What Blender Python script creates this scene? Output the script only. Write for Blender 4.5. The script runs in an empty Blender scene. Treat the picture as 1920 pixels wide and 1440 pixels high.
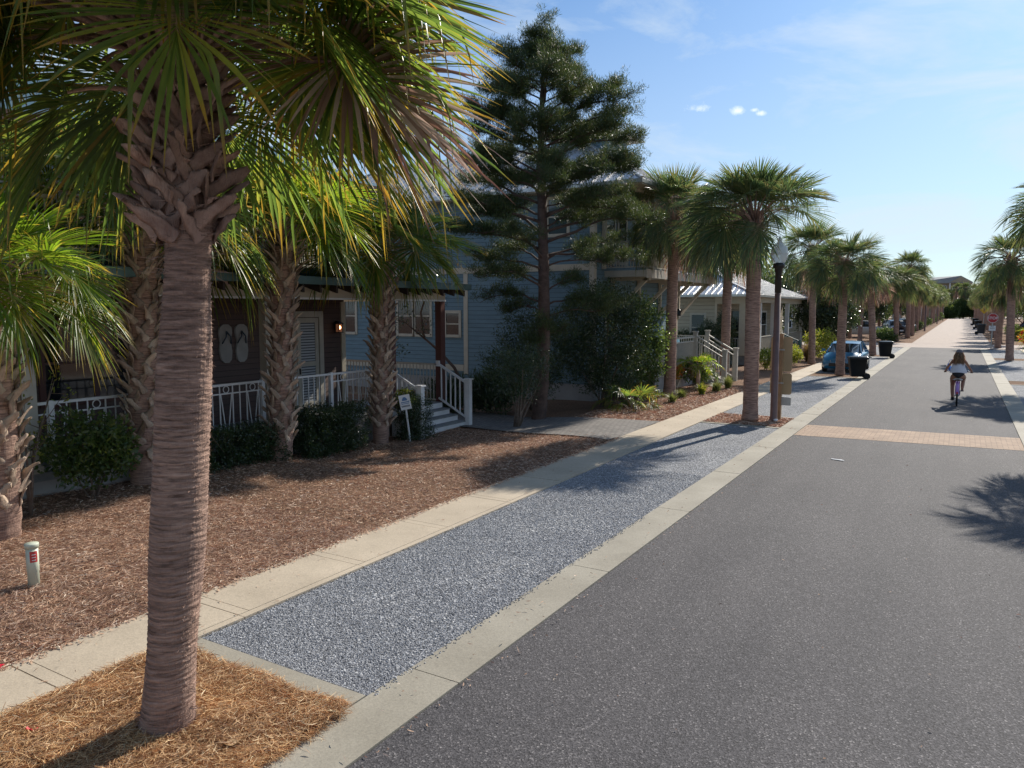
import bpy, math, random
import numpy as np
from mathutils import Vector, noise as mnoise
R=math.radians
rng=np.random.default_rng(7); random.seed(7)
scene=bpy.context.scene
col=scene.collection
FAR=True
# ------------------------------------------------------------------ materials
def newmat(name):
    m=bpy.data.materials.new(name); m.use_nodes=True
    nt=m.node_tree; b=nt.nodes['Principled BSDF']; return m,nt,b
def N(nt,t,**k):
    n=nt.nodes.new(t)
    for a,v in k.items():
        if a in n.inputs: n.inputs[a].default_value=v
        else: setattr(n,a,v)
    return n
def ramp(nt,fac,stops):
    r=nt.nodes.new('ShaderNodeValToRGB'); nt.links.new(fac,r.inputs[0])
    e=r.color_ramp.elements
    while len(e)<len(stops): e.new(0.5)
    for i,(p,c) in enumerate(stops):
        e[i].position=p; e[i].color=(*c,1) if len(c)==3 else c
    return r.outputs[0]
def coords(nt,scale=(1,1,1),kind='Object'):
    tc=nt.nodes.new('ShaderNodeTexCoord'); mp=nt.nodes.new('ShaderNodeMapping')
    mp.inputs['Scale'].default_value=scale
    nt.links.new(tc.outputs[kind],mp.inputs[0]); return mp.outputs[0]
def noise(nt,vec,scale,detail=4,rough=.55,dist=0):
    n=nt.nodes.new('ShaderNodeTexNoise'); nt.links.new(vec,n.inputs['Vector'])
    n.inputs['Scale'].default_value=scale; n.inputs['Detail'].default_value=detail
    n.inputs['Roughness'].default_value=rough; n.inputs['Distortion'].default_value=dist
    return n.outputs[0]
def voro(nt,vec,scale,feature='F1'):
    n=nt.nodes.new('ShaderNodeTexVoronoi'); nt.links.new(vec,n.inputs['Vector']); n.feature=feature
    n.inputs['Scale'].default_value=scale; return n
def mix(nt,f,a,b,mode='MIX'):
    n=nt.nodes.new('ShaderNodeMix'); n.data_type='RGBA'; n.blend_type=mode
    for s,v in ((0,f),(6,a),(7,b)):
        if hasattr(v,'is_linked') or hasattr(v,'node'): nt.links.new(v,n.inputs[s])
        elif s==0: n.inputs[0].default_value=v
        else: n.inputs[s].default_value=(*v,1)
    return n.outputs[2]
def bump(nt,b,h,strength=.3,dist=.01):
    n=nt.nodes.new('ShaderNodeBump'); n.inputs['Strength'].default_value=strength; n.inputs['Distance'].default_value=dist
    nt.links.new(h,n.inputs['Height']); nt.links.new(n.outputs[0],b.inputs['Normal'])
def plain(name,c,rough=.5,var=.12,scale=3,metal=0,bs=0,bd=.004,spec=.5):
    m,nt,b=newmat(name); v=coords(nt)
    n=noise(nt,v,scale,5)
    c1=tuple(x*(1-var) for x in c); c2=tuple(min(1,x*(1+var)) for x in c)
    nt.links.new(ramp(nt,n,[(.3,c1),(.7,c2)]),b.inputs['Base Color'])
    b.inputs['Roughness'].default_value=rough; b.inputs['Metallic'].default_value=metal
    b.inputs['Specular IOR Level'].default_value=spec
    if bs: bump(nt,b,noise(nt,v,bs,4),.35,bd)
    return m
def island(nt):
    return nt.nodes.new('ShaderNodeNewGeometry').outputs['Random Per Island']
def leafmat(name,stops,rough=.45,trans=.45,tip=None,tstops=None,spec=.4):
    """backlit leaf: principled + translucent; colour varies per leaf, optional tip colour along attribute tval"""
    m,nt,b=newmat(name)
    isl=island(nt); c=ramp(nt,isl,stops)
    v=coords(nt); n=noise(nt,v,2.5,3)
    c=mix(nt,.5,c,ramp(nt,n,[(.3,(.35,.35,.35)),(.7,(.75,.75,.7))]),'OVERLAY')
    if tip:
        at=nt.nodes.new('ShaderNodeAttribute'); at.attribute_name='tval'
        ma=N(nt,'ShaderNodeMath',operation='MULTIPLY_ADD'); nt.links.new(isl,ma.inputs[0]); ma.inputs[1].default_value=.22; nt.links.new(at.outputs['Fac'],ma.inputs[2])
        f=ramp(nt,ma.outputs[0],[(.90,(0,0,0)),(1.0,(.55,.55,.55))])
        c=mix(nt,f,c,tip)
    nt.links.new(c,b.inputs['Base Color']); b.inputs['Roughness'].default_value=rough; b.inputs['Specular IOR Level'].default_value=spec
    t=nt.nodes.new('ShaderNodeBsdfTranslucent')
    hs=N(nt,'ShaderNodeHueSaturation'); hs.inputs['Hue'].default_value=.470; hs.inputs['Saturation'].default_value=1.10; hs.inputs['Value'].default_value=3.1
    nt.links.new(c,hs.inputs['Color']); nt.links.new(hs.outputs[0],t.inputs[0])
    ms=nt.nodes.new('ShaderNodeMixShader'); ms.inputs[0].default_value=trans
    nt.links.new(b.outputs[0],ms.inputs[1]); nt.links.new(t.outputs[0],ms.inputs[2])
    nt.links.new(ms.outputs[0],nt.nodes['Material Output'].inputs[0])
    return m
M={}
G1=[(0,(.042,.080,.020)),(.5,(.064,.112,.028)),(.85,(.105,.138,.028)),(1,(.16,.13,.035))]
M['frond']=leafmat('palm frond green',G1,tip=(.26,.17,.03),rough=.36,trans=.55,spec=.55)
M['frond_bright']=leafmat('palm frond fresh green',[(0,(.055,.11,.015)),(.6,(.08,.15,.022)),(1,(.14,.16,.03))],tip=(.3,.2,.04),rough=.35,trans=.52,spec=.5)
M['frond_far']=leafmat('palm frond blue green',[(0,(.036,.068,.028)),(.6,(.058,.098,.038)),(1,(.12,.12,.045))],tip=(.16,.15,.06),rough=.42,trans=.33,spec=.45)
M['frond_dead']=leafmat('dry palm frond',[(0,(.12,.07,.045)),(.5,(.20,.125,.085)),(1,(.36,.29,.23))],rough=.6,trans=.25)
M['pine']=leafmat('conifer needles',[(0,(.022,.042,.016)),(.5,(.035,.062,.020)),(.85,(.055,.075,.022)),(1,(.075,.075,.025))],rough=.5,trans=.22)
M['bushdark']=leafmat('dark glossy leaves',[(0,(.018,.035,.014)),(.6,(.028,.05,.018)),(1,(.05,.075,.025))],rough=.28,trans=.2,spec=.6)
M['bush']=leafmat('mid green leaves',[(0,(.03,.06,.018)),(.6,(.05,.09,.026)),(1,(.09,.12,.03))],rough=.35,trans=.35,spec=.5)
M['bushyel']=leafmat('yellow green leaves',[(0,(.07,.11,.02)),(.6,(.12,.16,.03)),(1,(.2,.19,.05))],rough=.4,trans=.45)
M['grassor']=leafmat('tawny grass blades',[(0,(.14,.09,.03)),(.6,(.22,.15,.06)),(1,(.10,.11,.04))],rough=.6,trans=.35)
M['grassgr']=leafmat('green grass blades',[(0,(.06,.09,.025)),(.6,(.10,.13,.04)),(1,(.18,.17,.07))],rough=.5,trans=.35)
M['redleaf']=leafmat('red and yellow leaves',[(0,(.3,.03,.02)),(.5,(.35,.12,.02)),(1,(.35,.3,.03))],rough=.4,trans=.4)
M['straw']=leafmat('pine straw',[(0,(.18,.085,.035)),(.4,(.39,.225,.10)),(.8,(.57,.38,.195)),(1,(.70,.57,.38))],rough=.65,trans=.1)
M['mulchbit']=leafmat('mulch chips',[(0,(.17,.09,.055)),(.4,(.35,.21,.135)),(.8,(.52,.35,.245)),(1,(.70,.58,.48))],rough=.7,trans=.08)
def barkmat(name,c1,c2,ring=30,rough=.85,vs=1):
    m,nt,b=newmat(name); v=coords(nt,(1,1,ring/6*vs))
    n1=noise(nt,v,5,6,.65,.4); v2=coords(nt,(14,14,1.2)); n2=noise(nt,v2,5,4,.6)
    v3=coords(nt); n3=noise(nt,v3,1.3,3)
    c=mix(nt,n2,ramp(nt,n1,[(.3,c1),(.68,c2)]),(.5,.5,.5),'OVERLAY')
    c=mix(nt,.45,c,ramp(nt,n3,[(.3,(.27,.22,.235)),(.7,(.72,.68,.65))]),'OVERLAY')
    if 'leaf base' in name: c=mix(nt,.7,c,ramp(nt,island(nt),[(0,(.26,.24,.23)),(.5,(.5,.48,.46)),(1,(.78,.74,.70))]),'OVERLAY')
    nt.links.new(c,b.inputs['Base Color']); b.inputs['Roughness'].default_value=rough
    a=N(nt,'ShaderNodeMath',operation='ADD'); nt.links.new(n1,a.inputs[0]); nt.links.new(n2,a.inputs[1])
    bump(nt,b,a.outputs[0],.8,.02); return m
M['palmbark']=barkmat('palm bark',(.085,.048,.036),(.52,.35,.27),60)
M['boot']=barkmat('palm leaf base',(.22,.14,.115),(.50,.37,.31),6)
M['bootgrey']=barkmat('weathered palm leaf base',(.22,.165,.125),(.52,.44,.35),6)
M['pinebark']=barkmat('conifer bark',(.055,.035,.028),(.14,.095,.075),8)
M['stem']=barkmat('shrub stem',(.10,.075,.055),(.24,.19,.15),8)
def asphalt():
    m,nt,b=newmat('asphalt'); v=coords(nt)
    vo=voro(nt,v,88); sp=ramp(nt,vo.outputs['Color'],[(.1,(.030,.028,.030)),(.5,(.066,.063,.067)),(.8,(.108,.102,.106)),(.97,(.27,.255,.25))])
    big=ramp(nt,noise(nt,v,.35,5,.6),[(.3,(.40,.40,.41)),(.7,(.60,.59,.58))])
    c=mix(nt,.6,sp,big,'OVERLAY')
    vo2=voro(nt,coords(nt),26); 
    st=ramp(nt,noise(nt,coords(nt,(1.2,.12,1)),1.4,4,.6),[(.32,(.40,.40,.41)),(.68,(.61,.60,.59))])
    c=mix(nt,.6,c,st,'OVERLAY')
    # darker worn edge-free stains
    n3=noise(nt,v,2.2,4,.7); c=mix(nt,ramp(nt,n3,[(.62,(0,0,0)),(.75,(.35,.35,.35))]),c,(.04,.038,.04))
    nt.links.new(c,b.inputs['Base Color']); b.inputs['Roughness'].default_value=.82; b.inputs['Specular IOR Level'].default_value=.35
    bump(nt,b,vo.outputs['Distance'],.55,.006); return m
M['asphalt']=asphalt()
def concrete(name,c1,c2,stain=(.14,.12,.10)):
    m,nt,b=newmat(name); v=coords(nt)
    n=noise(nt,v,1.1,7,.62); f=noise(nt,v,55,3,.7)
    c=mix(nt,.55,ramp(nt,n,[(.28,c1),(.72,c2)]),ramp(nt,f,[(.3,(.34,.34,.34)),(.7,(.64,.64,.63))]),'OVERLAY')
    s=noise(nt,v,6.5,5,.75); c=mix(nt,ramp(nt,s,[(.60,(0,0,0)),(.80,(.55,.55,.55))]),c,stain)
    vo=voro(nt,v,38); c=mix(nt,ramp(nt,vo.outputs['Distance'],[(.05,(1,1,1)),(.10,(0,0,0))]),c,stain)
    nt.links.new(c,b.inputs['Base Color']); b.inputs['Roughness'].default_value=.8; bump(nt,b,f,.35,.004); return m
M['concrete']=concrete('pavement concrete',(.38,.315,.235),(.52,.435,.33))
M['kerb']=concrete('kerb concrete',(.24,.215,.17),(.35,.32,.26))
def gravelmat():
    m,nt,b=newmat('gravel bed'); v=coords(nt)
    vo=voro(nt,v,42); c=ramp(nt,vo.outputs['Color'],[(.1,(.07,.073,.08)),(.5,(.20,.205,.22)),(.8,(.32,.325,.34)),(.97,(.55,.55,.55))])
    big=ramp(nt,noise(nt,v,.9,6,.65),[(.3,(.36,.37,.40)),(.7,(.60,.60,.59))])
    c=mix(nt,.7,c,big,'OVERLAY')
    nt.links.new(c,b.inputs['Base Color']); b.inputs['Roughness'].default_value=.85
    bump(nt,b,vo.outputs['Distance'],1,.02); return m
M['gravel']=gravelmat()
def gstone():
    m,nt,b=newmat('gravel stones'); c=ramp(nt,island(nt),[(0,(.10,.103,.112)),(.35,(.22,.225,.24)),(.8,(.37,.375,.39)),(1,(.62,.62,.62))])
    nt.links.new(c,b.inputs['Base Color']); b.inputs['Roughness'].default_value=.75; return m
M['stone']=gstone()
def mulchmat():
    m,nt,b=newmat('mulch ground'); v=coords(nt)
    a=noise(nt,v,28,6,.75,1.2); vo=voro(nt,coords(nt,(1,.45,1)),60)
    c=ramp(nt,a,[(.32,(.06,.033,.022)),(.5,(.20,.12,.078)),(.62,(.33,.215,.145)),(.78,(.50,.38,.28))])
    c=mix(nt,.6,c,ramp(nt,noise(nt,v,.7,5,.6),[(.3,(.33,.31,.31)),(.7,(.64,.62,.58))]),'OVERLAY')
    s=noise(nt,v,3.5,5,.7); c=mix(nt,ramp(nt,s,[(.66,(0,0,0)),(.78,(.7,.7,.7))]),c,(.35,.31,.27))
    nt.links.new(c,b.inputs['Base Color']); b.inputs['Roughness'].default_value=.95; b.inputs['Specular IOR Level'].default_value=.15
    bump(nt,b,a,1,.03); return m
M['mulch']=mulchmat()
def brick(name,c1,c2,mortar,sc,bw=.5,rh=.25,rot=0,ms=.012):
    m,nt,b=newmat(name); v=coords(nt,(1,1,1)); v.node.inputs['Rotation'].default_value=(0,0,rot)
    br=nt.nodes.new('ShaderNodeTexBrick'); nt.links.new(v,br.inputs['Vector'])
    br.inputs['Color1'].default_value=(*c1,1); br.inputs['Color2'].default_value=(*c2,1); br.inputs['Mortar'].default_value=(*mortar,1)
    br.inputs['Scale'].default_value=sc; br.inputs['Mortar Size'].default_value=ms; br.inputs['Brick Width'].default_value=bw; br.inputs['Row Height'].default_value=rh
    c=mix(nt,.6,br.outputs[0],ramp(nt,noise(nt,v,2.5,5),[(.3,(.38,.37,.37)),(.7,(.62,.61,.6))]),'OVERLAY')
    nt.links.new(c,b.inputs['Base Color']); b.inputs['Roughness'].default_value=.85
    bump(nt,b,br.outputs['Fac'],-.4,.006); return m
M['brickband']=brick('brick band',(.30,.205,.14),(.39,.275,.19),(.16,.11,.08),2.45,ms=.02)
M['paver']=brick('street pavers',(.36,.29,.25),(.44,.36,.31),(.22,.18,.16),2.2,ms=.02)
M['pathpaver']=brick('path pavers',(.15,.14,.13),(.22,.20,.185),(.06,.055,.05),2.6,rot=.5,ms=.025)
def siding(name,c,pitch=.16):
    m,nt,b=newmat(name); v=coords(nt)
    sx=nt.nodes.new('ShaderNodeSeparateXYZ'); nt.links.new(v,sx.inputs[0])
    d=N(nt,'ShaderNodeMath',operation='DIVIDE'); nt.links.new(sx.outputs[2],d.inputs[0]); d.inputs[1].default_value=pitch
    fr=N(nt,'ShaderNodeMath',operation='FRACT'); nt.links.new(d.outputs[0],fr.inputs[0])
    n=noise(nt,coords(nt,(1,1,4)),1.7,5)
    base=ramp(nt,n,[(.3,tuple(x*.88 for x in c)),(.7,tuple(x*1.1 for x in c))])
    gap=ramp(nt,fr.outputs[0],[(.0,(1,1,1)),(.055,(1,1,1)),(.09,(0,0,0))])  # no open gap: the shadow line under each lap, put into the colour
    cc=mix(nt,gap,base,tuple(x*.3 for x in c))
    nt.links.new(cc,b.inputs['Base Color']); b.inputs['Roughness'].default_value=.6
    iv=N(nt,'ShaderNodeMath',operation='SUBTRACT'); iv.inputs[0].default_value=1; nt.links.new(fr.outputs[0],iv.inputs[1])
    bump(nt,b,iv.outputs[0],1,.025); return m
M['bluesiding']=siding('blue lap siding',(.125,.20,.235))
M['brownsiding']=siding('brown lap siding',(.085,.050,.042),.13)
M['creamsiding']=siding('cream lap siding',(.42,.37,.28),.2)
M['tansiding']=siding('tan lap siding',(.36,.30,.2),.25)
M['white']=plain('white painted wood',(.66,.66,.66),.45,.07,4)
M['trim']=plain('cream painted trim',(.50,.44,.34),.5,.07,4)
M['greytrim']=plain('grey cream painted wood',(.44,.41,.35),.55,.1,5)
M['brownpost']=plain('red brown painted post',(.09,.032,.027),.5,.12,4)
M['roofgreen']=plain('blue green metal roof',(.09,.15,.16),.4,.15,3,metal=.5)
M['roofmetal']=plain('galvanised standing seam roof',(.50,.50,.50),.38,.1,1.5,metal=.75)
M['rooffar']=plain('grey metal roof',(.24,.25,.25),.5,.1,1)
M['rafter']=plain('dark rafter wood',(.035,.024,.02),.7,.1,6)
M['deck']=plain('grey stained decking',(.20,.21,.215),.7,.15,7,bs=20)
M['stucco']=plain('pale stucco',(.30,.29,.28),.85,.1,3,bs=40)
M['ceiling']=plain('porch ceiling',(.16,.13,.11),.7,.1,3)
def glassmat(name='window glass',c=(.015,.02,.025)):
    m,nt,b=newmat(name); b.inputs['Base Color'].default_value=(*c,1); b.inputs['Roughness'].default_value=.06; b.inputs['Specular IOR Level'].default_value=.9
    v=coords(nt); bump(nt,b,noise(nt,v,1.2,2),.06,.02); return m
M['glass']=glassmat()
M['blinds']=None
def blindmat():
    m,nt,b=newmat('slatted blinds'); v=coords(nt); sx=nt.nodes.new('ShaderNodeSeparateXYZ'); nt.links.new(v,sx.inputs[0])
    d=N(nt,'ShaderNodeMath',operation='DIVIDE'); nt.links.new(sx.outputs[2],d.inputs[0]); d.inputs[1].default_value=.07
    fr=N(nt,'ShaderNodeMath',operation='FRACT'); nt.links.new(d.outputs[0],fr.inputs[0])
    nt.links.new(ramp(nt,fr.outputs[0],[(.35,(.05,.06,.08)),(.45,(.42,.45,.48))]),b.inputs['Base Color']); b.inputs['Roughness'].default_value=.5; return m
M['blinds']=blindmat()
M['black']=plain('black paint',(.012,.012,.013),.4,.1,5)
M['blackplastic']=plain('black bin plastic',(.014,.016,.018),.45,.2,6)
M['lidgrey']=plain('bin lid plastic',(.03,.034,.038),.22,.2,6)
M['greyplastic']=plain('grey bin plastic',(.075,.085,.095),.4,.15,6)
M['postbrown']=plain('dark brown painted lamp post',(.15,.092,.08),.45,.18,6)
M['tansign']=plain('tan painted sign back',(.37,.27,.15),.55,.08,3)
M['woodpost']=plain('tan timber post',(.30,.20,.11),.7,.2,6)
M['signwhite']=plain('white sign face',(.75,.76,.77),.4,.04,5)
M['signblue']=plain('blue sign print',(.10,.22,.42),.4,.05,5)
M['signdark']=plain('dark sign print',(.05,.07,.10),.4,.05,5)
M['signred']=plain('red sign face',(.45,.022,.03),.35,.06,5)
M['signyellow']=plain('yellow sign face',(.62,.42,.02),.35,.06,5)
M['galv']=plain('galvanised metal',(.42,.42,.40),.45,.12,8,metal=.6)
M['pvc']=plain('pale green plastic pipe',(.52,.55,.44),.45,.06,8)
M['redlabel']=plain('red warning label',(.50,.05,.05),.45,.15,20)
M['tyre']=plain('tyre rubber',(.012,.012,.012),.75,.1,10)
M['chrome']=plain('bright metal',(.6,.6,.6),.2,.05,5,metal=1)
M['rim']=plain('alloy rim',(.32,.33,.34),.3,.08,5,metal=.8)
def paint(name,c):
    m,nt,b=newmat(name); b.inputs['Base Color'].default_value=(*c,1); b.inputs['Roughness'].default_value=.28; b.inputs['Coat Weight'].default_value=.7; b.inputs['Coat Roughness'].default_value=.05
    v=coords(nt); n=noise(nt,v,40,2); nt.links.new(ramp(nt,n,[(.4,tuple(x*.94 for x in c)),(.6,c)]),b.inputs['Base Color']); return m
M['carblue']=paint('blue car paint',(.01,.15,.30)); M['carwhite']=paint('white car paint',(.62,.62,.62)); M['carblack']=paint('dark car paint',(.012,.016,.03)); M['carred']=paint('maroon car paint',(.10,.012,.015))
M['skin']=plain('tanned skin',(.34,.165,.10),.5,.08,6)
M['hair']=plain('long wavy brown hair',(.085,.048,.026),.5,.3,30,bs=60)
M['hairlight']=leafmat('light brown hair strands',[(0,(.10,.06,.03)),(.6,(.19,.12,.06)),(1,(.34,.24,.13))],rough=.45,trans=.35)  # paler brown strands, tone varying from strand to strand
M['shirt']=plain('white cotton',(.62,.60,.62),.8,.06,5)
M['darkcloth']=plain('dark cloth',(.02,.02,.025),.8,.1,5)
M['cap']=plain('grey cap cloth',(.14,.14,.16),.8,.1,5)
M['lilac']=paint('lilac bicycle paint',(.42,.20,.50))
M['saddle']=plain('cream saddle vinyl',(.55,.50,.44),.4,.05,5)
M['bagblue']=paint('glossy blue vinyl',(.02,.16,.60))
M['umbrella']=plain('white umbrella canvas',(.72,.72,.70),.7,.04,3)
M['hedgefar']=M['bushdark']
M['leafdead']=plain('dry curled leaf',(.42,.26,.13),.6,.2,20)
M['redpet']=plain('red plastic ribbon',(.7,.03,.06),.5,.1,20)
M['bluechair']=plain('blue painted slats',(.16,.34,.44),.5,.06,5)
M['teal']=plain('dark teal painted wood',(.05,.12,.13),.5,.08,5)
def globemat():
    m,nt,b=newmat('ribbed lamp glass'); b.inputs['Base Color'].default_value=(.80,.88,.89,1); b.inputs['Roughness'].default_value=.2  # pale milky base colour stands in for sky seen in the glass
    b.inputs['Transmission Weight'].default_value=.3; b.inputs['Subsurface Weight'].default_value=.4; b.inputs['Subsurface Radius'].default_value=(.3,.3,.3); b.inputs['IOR'].default_value=1.2
    return m
M['globe']=globemat()
M['globewhite']=plain('milk white lamp glass',(.8,.82,.82),.25,.03,5)
def emis(name,c,s):
    m,nt,b=newmat(name); b.inputs['Base Color'].default_value=(*c,1); b.inputs['Emission Color'].default_value=(*c,1); b.inputs['Emission Strength'].default_value=s; return m
M['flame']=emis('lit lantern bulb',(1,.5,.2),7)
M['amberglass']=emis('amber lantern glass',(.4,.16,.08),.15)
# ------------------------------------------------------------------ mesh collectors
class G:
    """collects grid patches and boxes, builds ONE mesh object"""
    def __init__(s): s.V=[]; s.F=[]; s.MI=[]; s.T=[]; s.n=0; s.SM=[]
    def grid(s,P,mi=0,t=None,closed=False,smooth=True):
        P=np.asarray(P,float)
        if P.ndim==3: P=P[None]
        n,a,b,_=P.shape; base=s.n+np.arange(n)[:,None,None]*a*b
        I=np.arange(a-1)[:,None]; J=np.arange(b if closed else b-1)[None,:]; J2=(J+1)%b
        q=np.stack([I*b+J,I*b+J2,(I+1)*b+J2,(I+1)*b+J],-1).reshape(1,-1,4)+base.reshape(n,1,1)
        s.V.append(P.reshape(-1,3)); s.F.append(q.reshape(-1,4)); s.MI.append(np.full(len(q.reshape(-1,4)),mi)); s.SM.append(np.full(len(q.reshape(-1,4)),smooth))
        if t is None: t=np.zeros((n,a,b))
        s.T.append(np.broadcast_to(t,(n,a,b)).reshape(-1)); s.n+=n*a*b; return s
    def quad(s,a,b,c,d,mi=0): return s.grid([[a,b],[d,c]],mi,smooth=False)
    def box(s,x0,x1,y0,y1,z0,z1,mi=0):
        x0,x1=sorted((x0,x1)); y0,y1=sorted((y0,y1)); z0,z1=sorted((z0,z1))
        p=np.array([[x0,y0,z0],[x1,y0,z0],[x1,y1,z0],[x0,y1,z0],[x0,y0,z1],[x1,y0,z1],[x1,y1,z1],[x0,y1,z1]],float)
        return s.hexa(p,mi)
    def hexa(s,p,mi=0):
        f=np.array([[0,3,2,1],[4,5,6,7],[0,1,5,4],[1,2,6,5],[2,3,7,6],[3,0,4,7]])+s.n
        s.V.append(np.asarray(p,float)); s.F.append(f); s.MI.append(np.full(6,mi)); s.SM.append(np.zeros(6,bool)); s.T.append(np.zeros(8)); s.n+=8; return s
    def bar(s,a,b,w,h=None,mi=0,up=(0,0,1)):
        h=h or w; a=np.array(a,float); b=np.array(b,float); d=b-a; d/=np.linalg.norm(d)
        u=np.array(up,float)
        if abs(d@u)>.98: u=np.array([0,1.,0])
        sd=np.cross(d,u); sd/=np.linalg.norm(sd); u=np.cross(sd,d)
        o=[(-1,-1),(1,-1),(1,1),(-1,1)]
        return s.hexa([a+sd*i*w/2+u*j*h/2 for i,j in o]+[b+sd*i*w/2+u*j*h/2 for i,j in o],mi)
    def tube(s,pts,rad,k=8,mi=0,cap=True):
        P=np.array(pts,float); n=len(P); rad=np.broadcast_to(rad,(n,)).astype(float)
        rings=[]
        T=np.gradient(P,axis=0); T/=np.linalg.norm(T,axis=1)[:,None]+1e-9
        ref=np.array([0,0,1.]) if abs(T[0][2])<.9 else np.array([1.,0,0])
        u=np.cross(T[0],ref); u/=np.linalg.norm(u)
        ang=np.linspace(0,2*np.pi,k,endpoint=False)
        for i in range(n):
            u=u-T[i]*(u@T[i]); u/=np.linalg.norm(u)+1e-9; v=np.cross(T[i],u)
            rings.append(P[i]+rad[i]*(np.cos(ang)[:,None]*u+np.sin(ang)[:,None]*v))
        if cap: rings=[np.repeat(P[:1],k,0)]+rings+[np.repeat(P[-1:],k,0)]
        return s.grid(np.array(rings),mi,closed=True)
    def lathe(s,prof,k=20,mi=0,c=(0,0,0),axis='z'):
        ang=np.linspace(0,2*np.pi,k,endpoint=False); rows=[]
        for r,z in prof:
            if axis=='z': rows.append(np.stack([c[0]+r*np.cos(ang),c[1]+r*np.sin(ang),np.full(k,c[2]+z)],-1))
            elif axis=='x': rows.append(np.stack([np.full(k,c[0]+z),c[1]+r*np.cos(ang),c[2]+r*np.sin(ang)],-1))
            else: rows.append(np.stack([c[0]+r*np.cos(ang),np.full(k,c[1]+z),c[2]+r*np.sin(ang)],-1))
        return s.grid(np.array(rows),mi,closed=True)
    def prism(s,pts,off,mi=0):
        """planar polygon (3D pts) extruded by vector off; convex fan"""
        p=np.array(pts,float); o=np.array(off,float); n=len(p); q=p+o
        for i in range(1,n-1,2):
            k=[0,i,i+1,min(i+2,n-1)]
            s.quad(*p[k],mi); s.quad(*q[k],mi)
        for i in range(n):
            j=(i+1)%n; s.quad(p[i],p[j],q[j],q[i],mi)
        return s
    def build(s,name,mats,parent=None,world=True,tv=False):
        V=np.concatenate(s.V); F=np.concatenate(s.F); MI=np.concatenate(s.MI); SM=np.concatenate(s.SM)
        if parent is not None and world:
            L=Vector((0,0,0)); p=parent
            while p: L+=p.location; p=p.parent
            V=V-np.array(L)
        me=bpy.data.meshes.new(name)
        me.vertices.add(len(V)); me.vertices.foreach_set('co',V.astype(np.float32).ravel())
        me.loops.add(F.size); me.loops.foreach_set('vertex_index',F.astype(np.int32).ravel())
        me.polygons.add(len(F)); me.polygons.foreach_set('loop_start',np.arange(0,F.size,4,dtype=np.int32))
        me.polygons.foreach_set('material_index',MI.astype(np.int32)); me.polygons.foreach_set('use_smooth',SM.astype(bool))
        if tv:
            a=me.attributes.new('tval','FLOAT','POINT'); a.data.foreach_set('value',np.concatenate(s.T).astype(np.float32))
        if not isinstance(mats,(list,tuple)): mats=[mats]
        for m in mats: me.materials.append(M[m] if isinstance(m,str) else m)
        me.update(); me.validate()
        o=bpy.data.objects.new(name,me); col.objects.link(o)
        if parent is not None: o.parent=parent
        return o
def thing(name,label,cat,loc=(0,0,0),rz=0,group=None):
    o=bpy.data.objects.new(name,None); col.objects.link(o); o.location=loc; o.rotation_euler=(0,0,rz); o.empty_display_size=.2
    o['label']=label; o['category']=cat
    if group: o['group']=group
    return o
def tag(o,label,cat,group=None,kind=None):
    if label: o['label']=label
    if cat: o['category']=cat
    if group: o['group']=group
    if kind: o['kind']=kind
    return o
def struct(o,label=None,cat=None):
    o['kind']='structure'
    if label: o['label']=label; o['category']=cat
    return o
def dup(root,loc,rz,label,group=None,scale=None):
    r=root.copy(); col.objects.link(r); r.location=loc; r.rotation_euler=(0,0,rz); r['label']=label
    if scale: r.scale=scale
    if group: r['group']=group
    for ch in list(root.children):
        c=ch.copy(); col.objects.link(c); c.parent=r
        for g in list(ch.children):
            d=g.copy(); col.objects.link(d); d.parent=c
    return r
def nrm(v): v=np.array(v,float); return v/(np.linalg.norm(v)+1e-9)
def sstep(x): x=np.clip(x,0,1); return x*x*(3-2*x)
def gz(X,Y):
    return -.25*sstep((-7-X)/4.5)*sstep((Y-8)/5)*(1-sstep((Y-24)/8))
exec_order=[]
# ------------------------------------------------------------------ ground
def sheet(name,x0,x1,y0,y1,z,mat,nx=1,ny=1,label=None,zf=None):
    X=np.linspace(x0,x1,nx+1); Y=np.linspace(y0,y1,ny+1); xx,yy=np.meshgrid(X,Y)
    zz=np.full_like(xx,z) if zf is None else zf(xx,yy)+z
    g=G(); g.grid(np.stack([xx,yy,zz],-1)); return struct(g.build(name,mat))
xs=np.r_[-900,-200,-60,-30,np.linspace(-20,-6.9,36),-6,0,10,60,300,900]; ys=np.r_[-300,-20,np.linspace(0,36,50),60,120,300,600,1500]
xx,yy=np.meshgrid(xs,ys); zz=gz(xx,yy)-.03
yard=(xx<-6.9)&(xx>-12.6)&(yy>-1)&(yy<30); rr=np.sin(xx*1.7+yy*.9)*.02+np.sin(yy*1.9-xx*.7)*.02
zz=np.where(yard,zz+.03+rr,zz)
g=G(); g.grid(np.stack([xx,yy,zz],-1)); struct(g.build('ground','mulch'))
def yardz(x,y): return gz(x,y)+np.sin(x*1.7+y*.9)*.02+np.sin(y*1.9-x*.7)*.02
sheet('road',-3.31,1.31,-25,67.3,0,'asphalt')
g=G(); g.grid([[[-3.31,18.66,.004],[1.31,19.06,.004]],[[-3.31,20.52,.004],[1.31,20.9,.004]]]); struct(g.build('brick_crossing','brickband'))
def kerb(name,x0,x1,y0,y1,step,gap=.012):
    g=G(); y=y0
    while y<y1:
        e=min(y+step,y1); w=rng.uniform(-.004,.004)
        g.box(x0,x1,y+gap/2,e-gap/2,-.12,.012+w); y=e
    return struct(g.build(name,'kerb'))
kerb('kerb',-3.81,-3.318,-25.1,67.2,2.98)
kerb('kerb',1.318,1.81,-25,67.2,3.05)
g=G()
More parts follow.
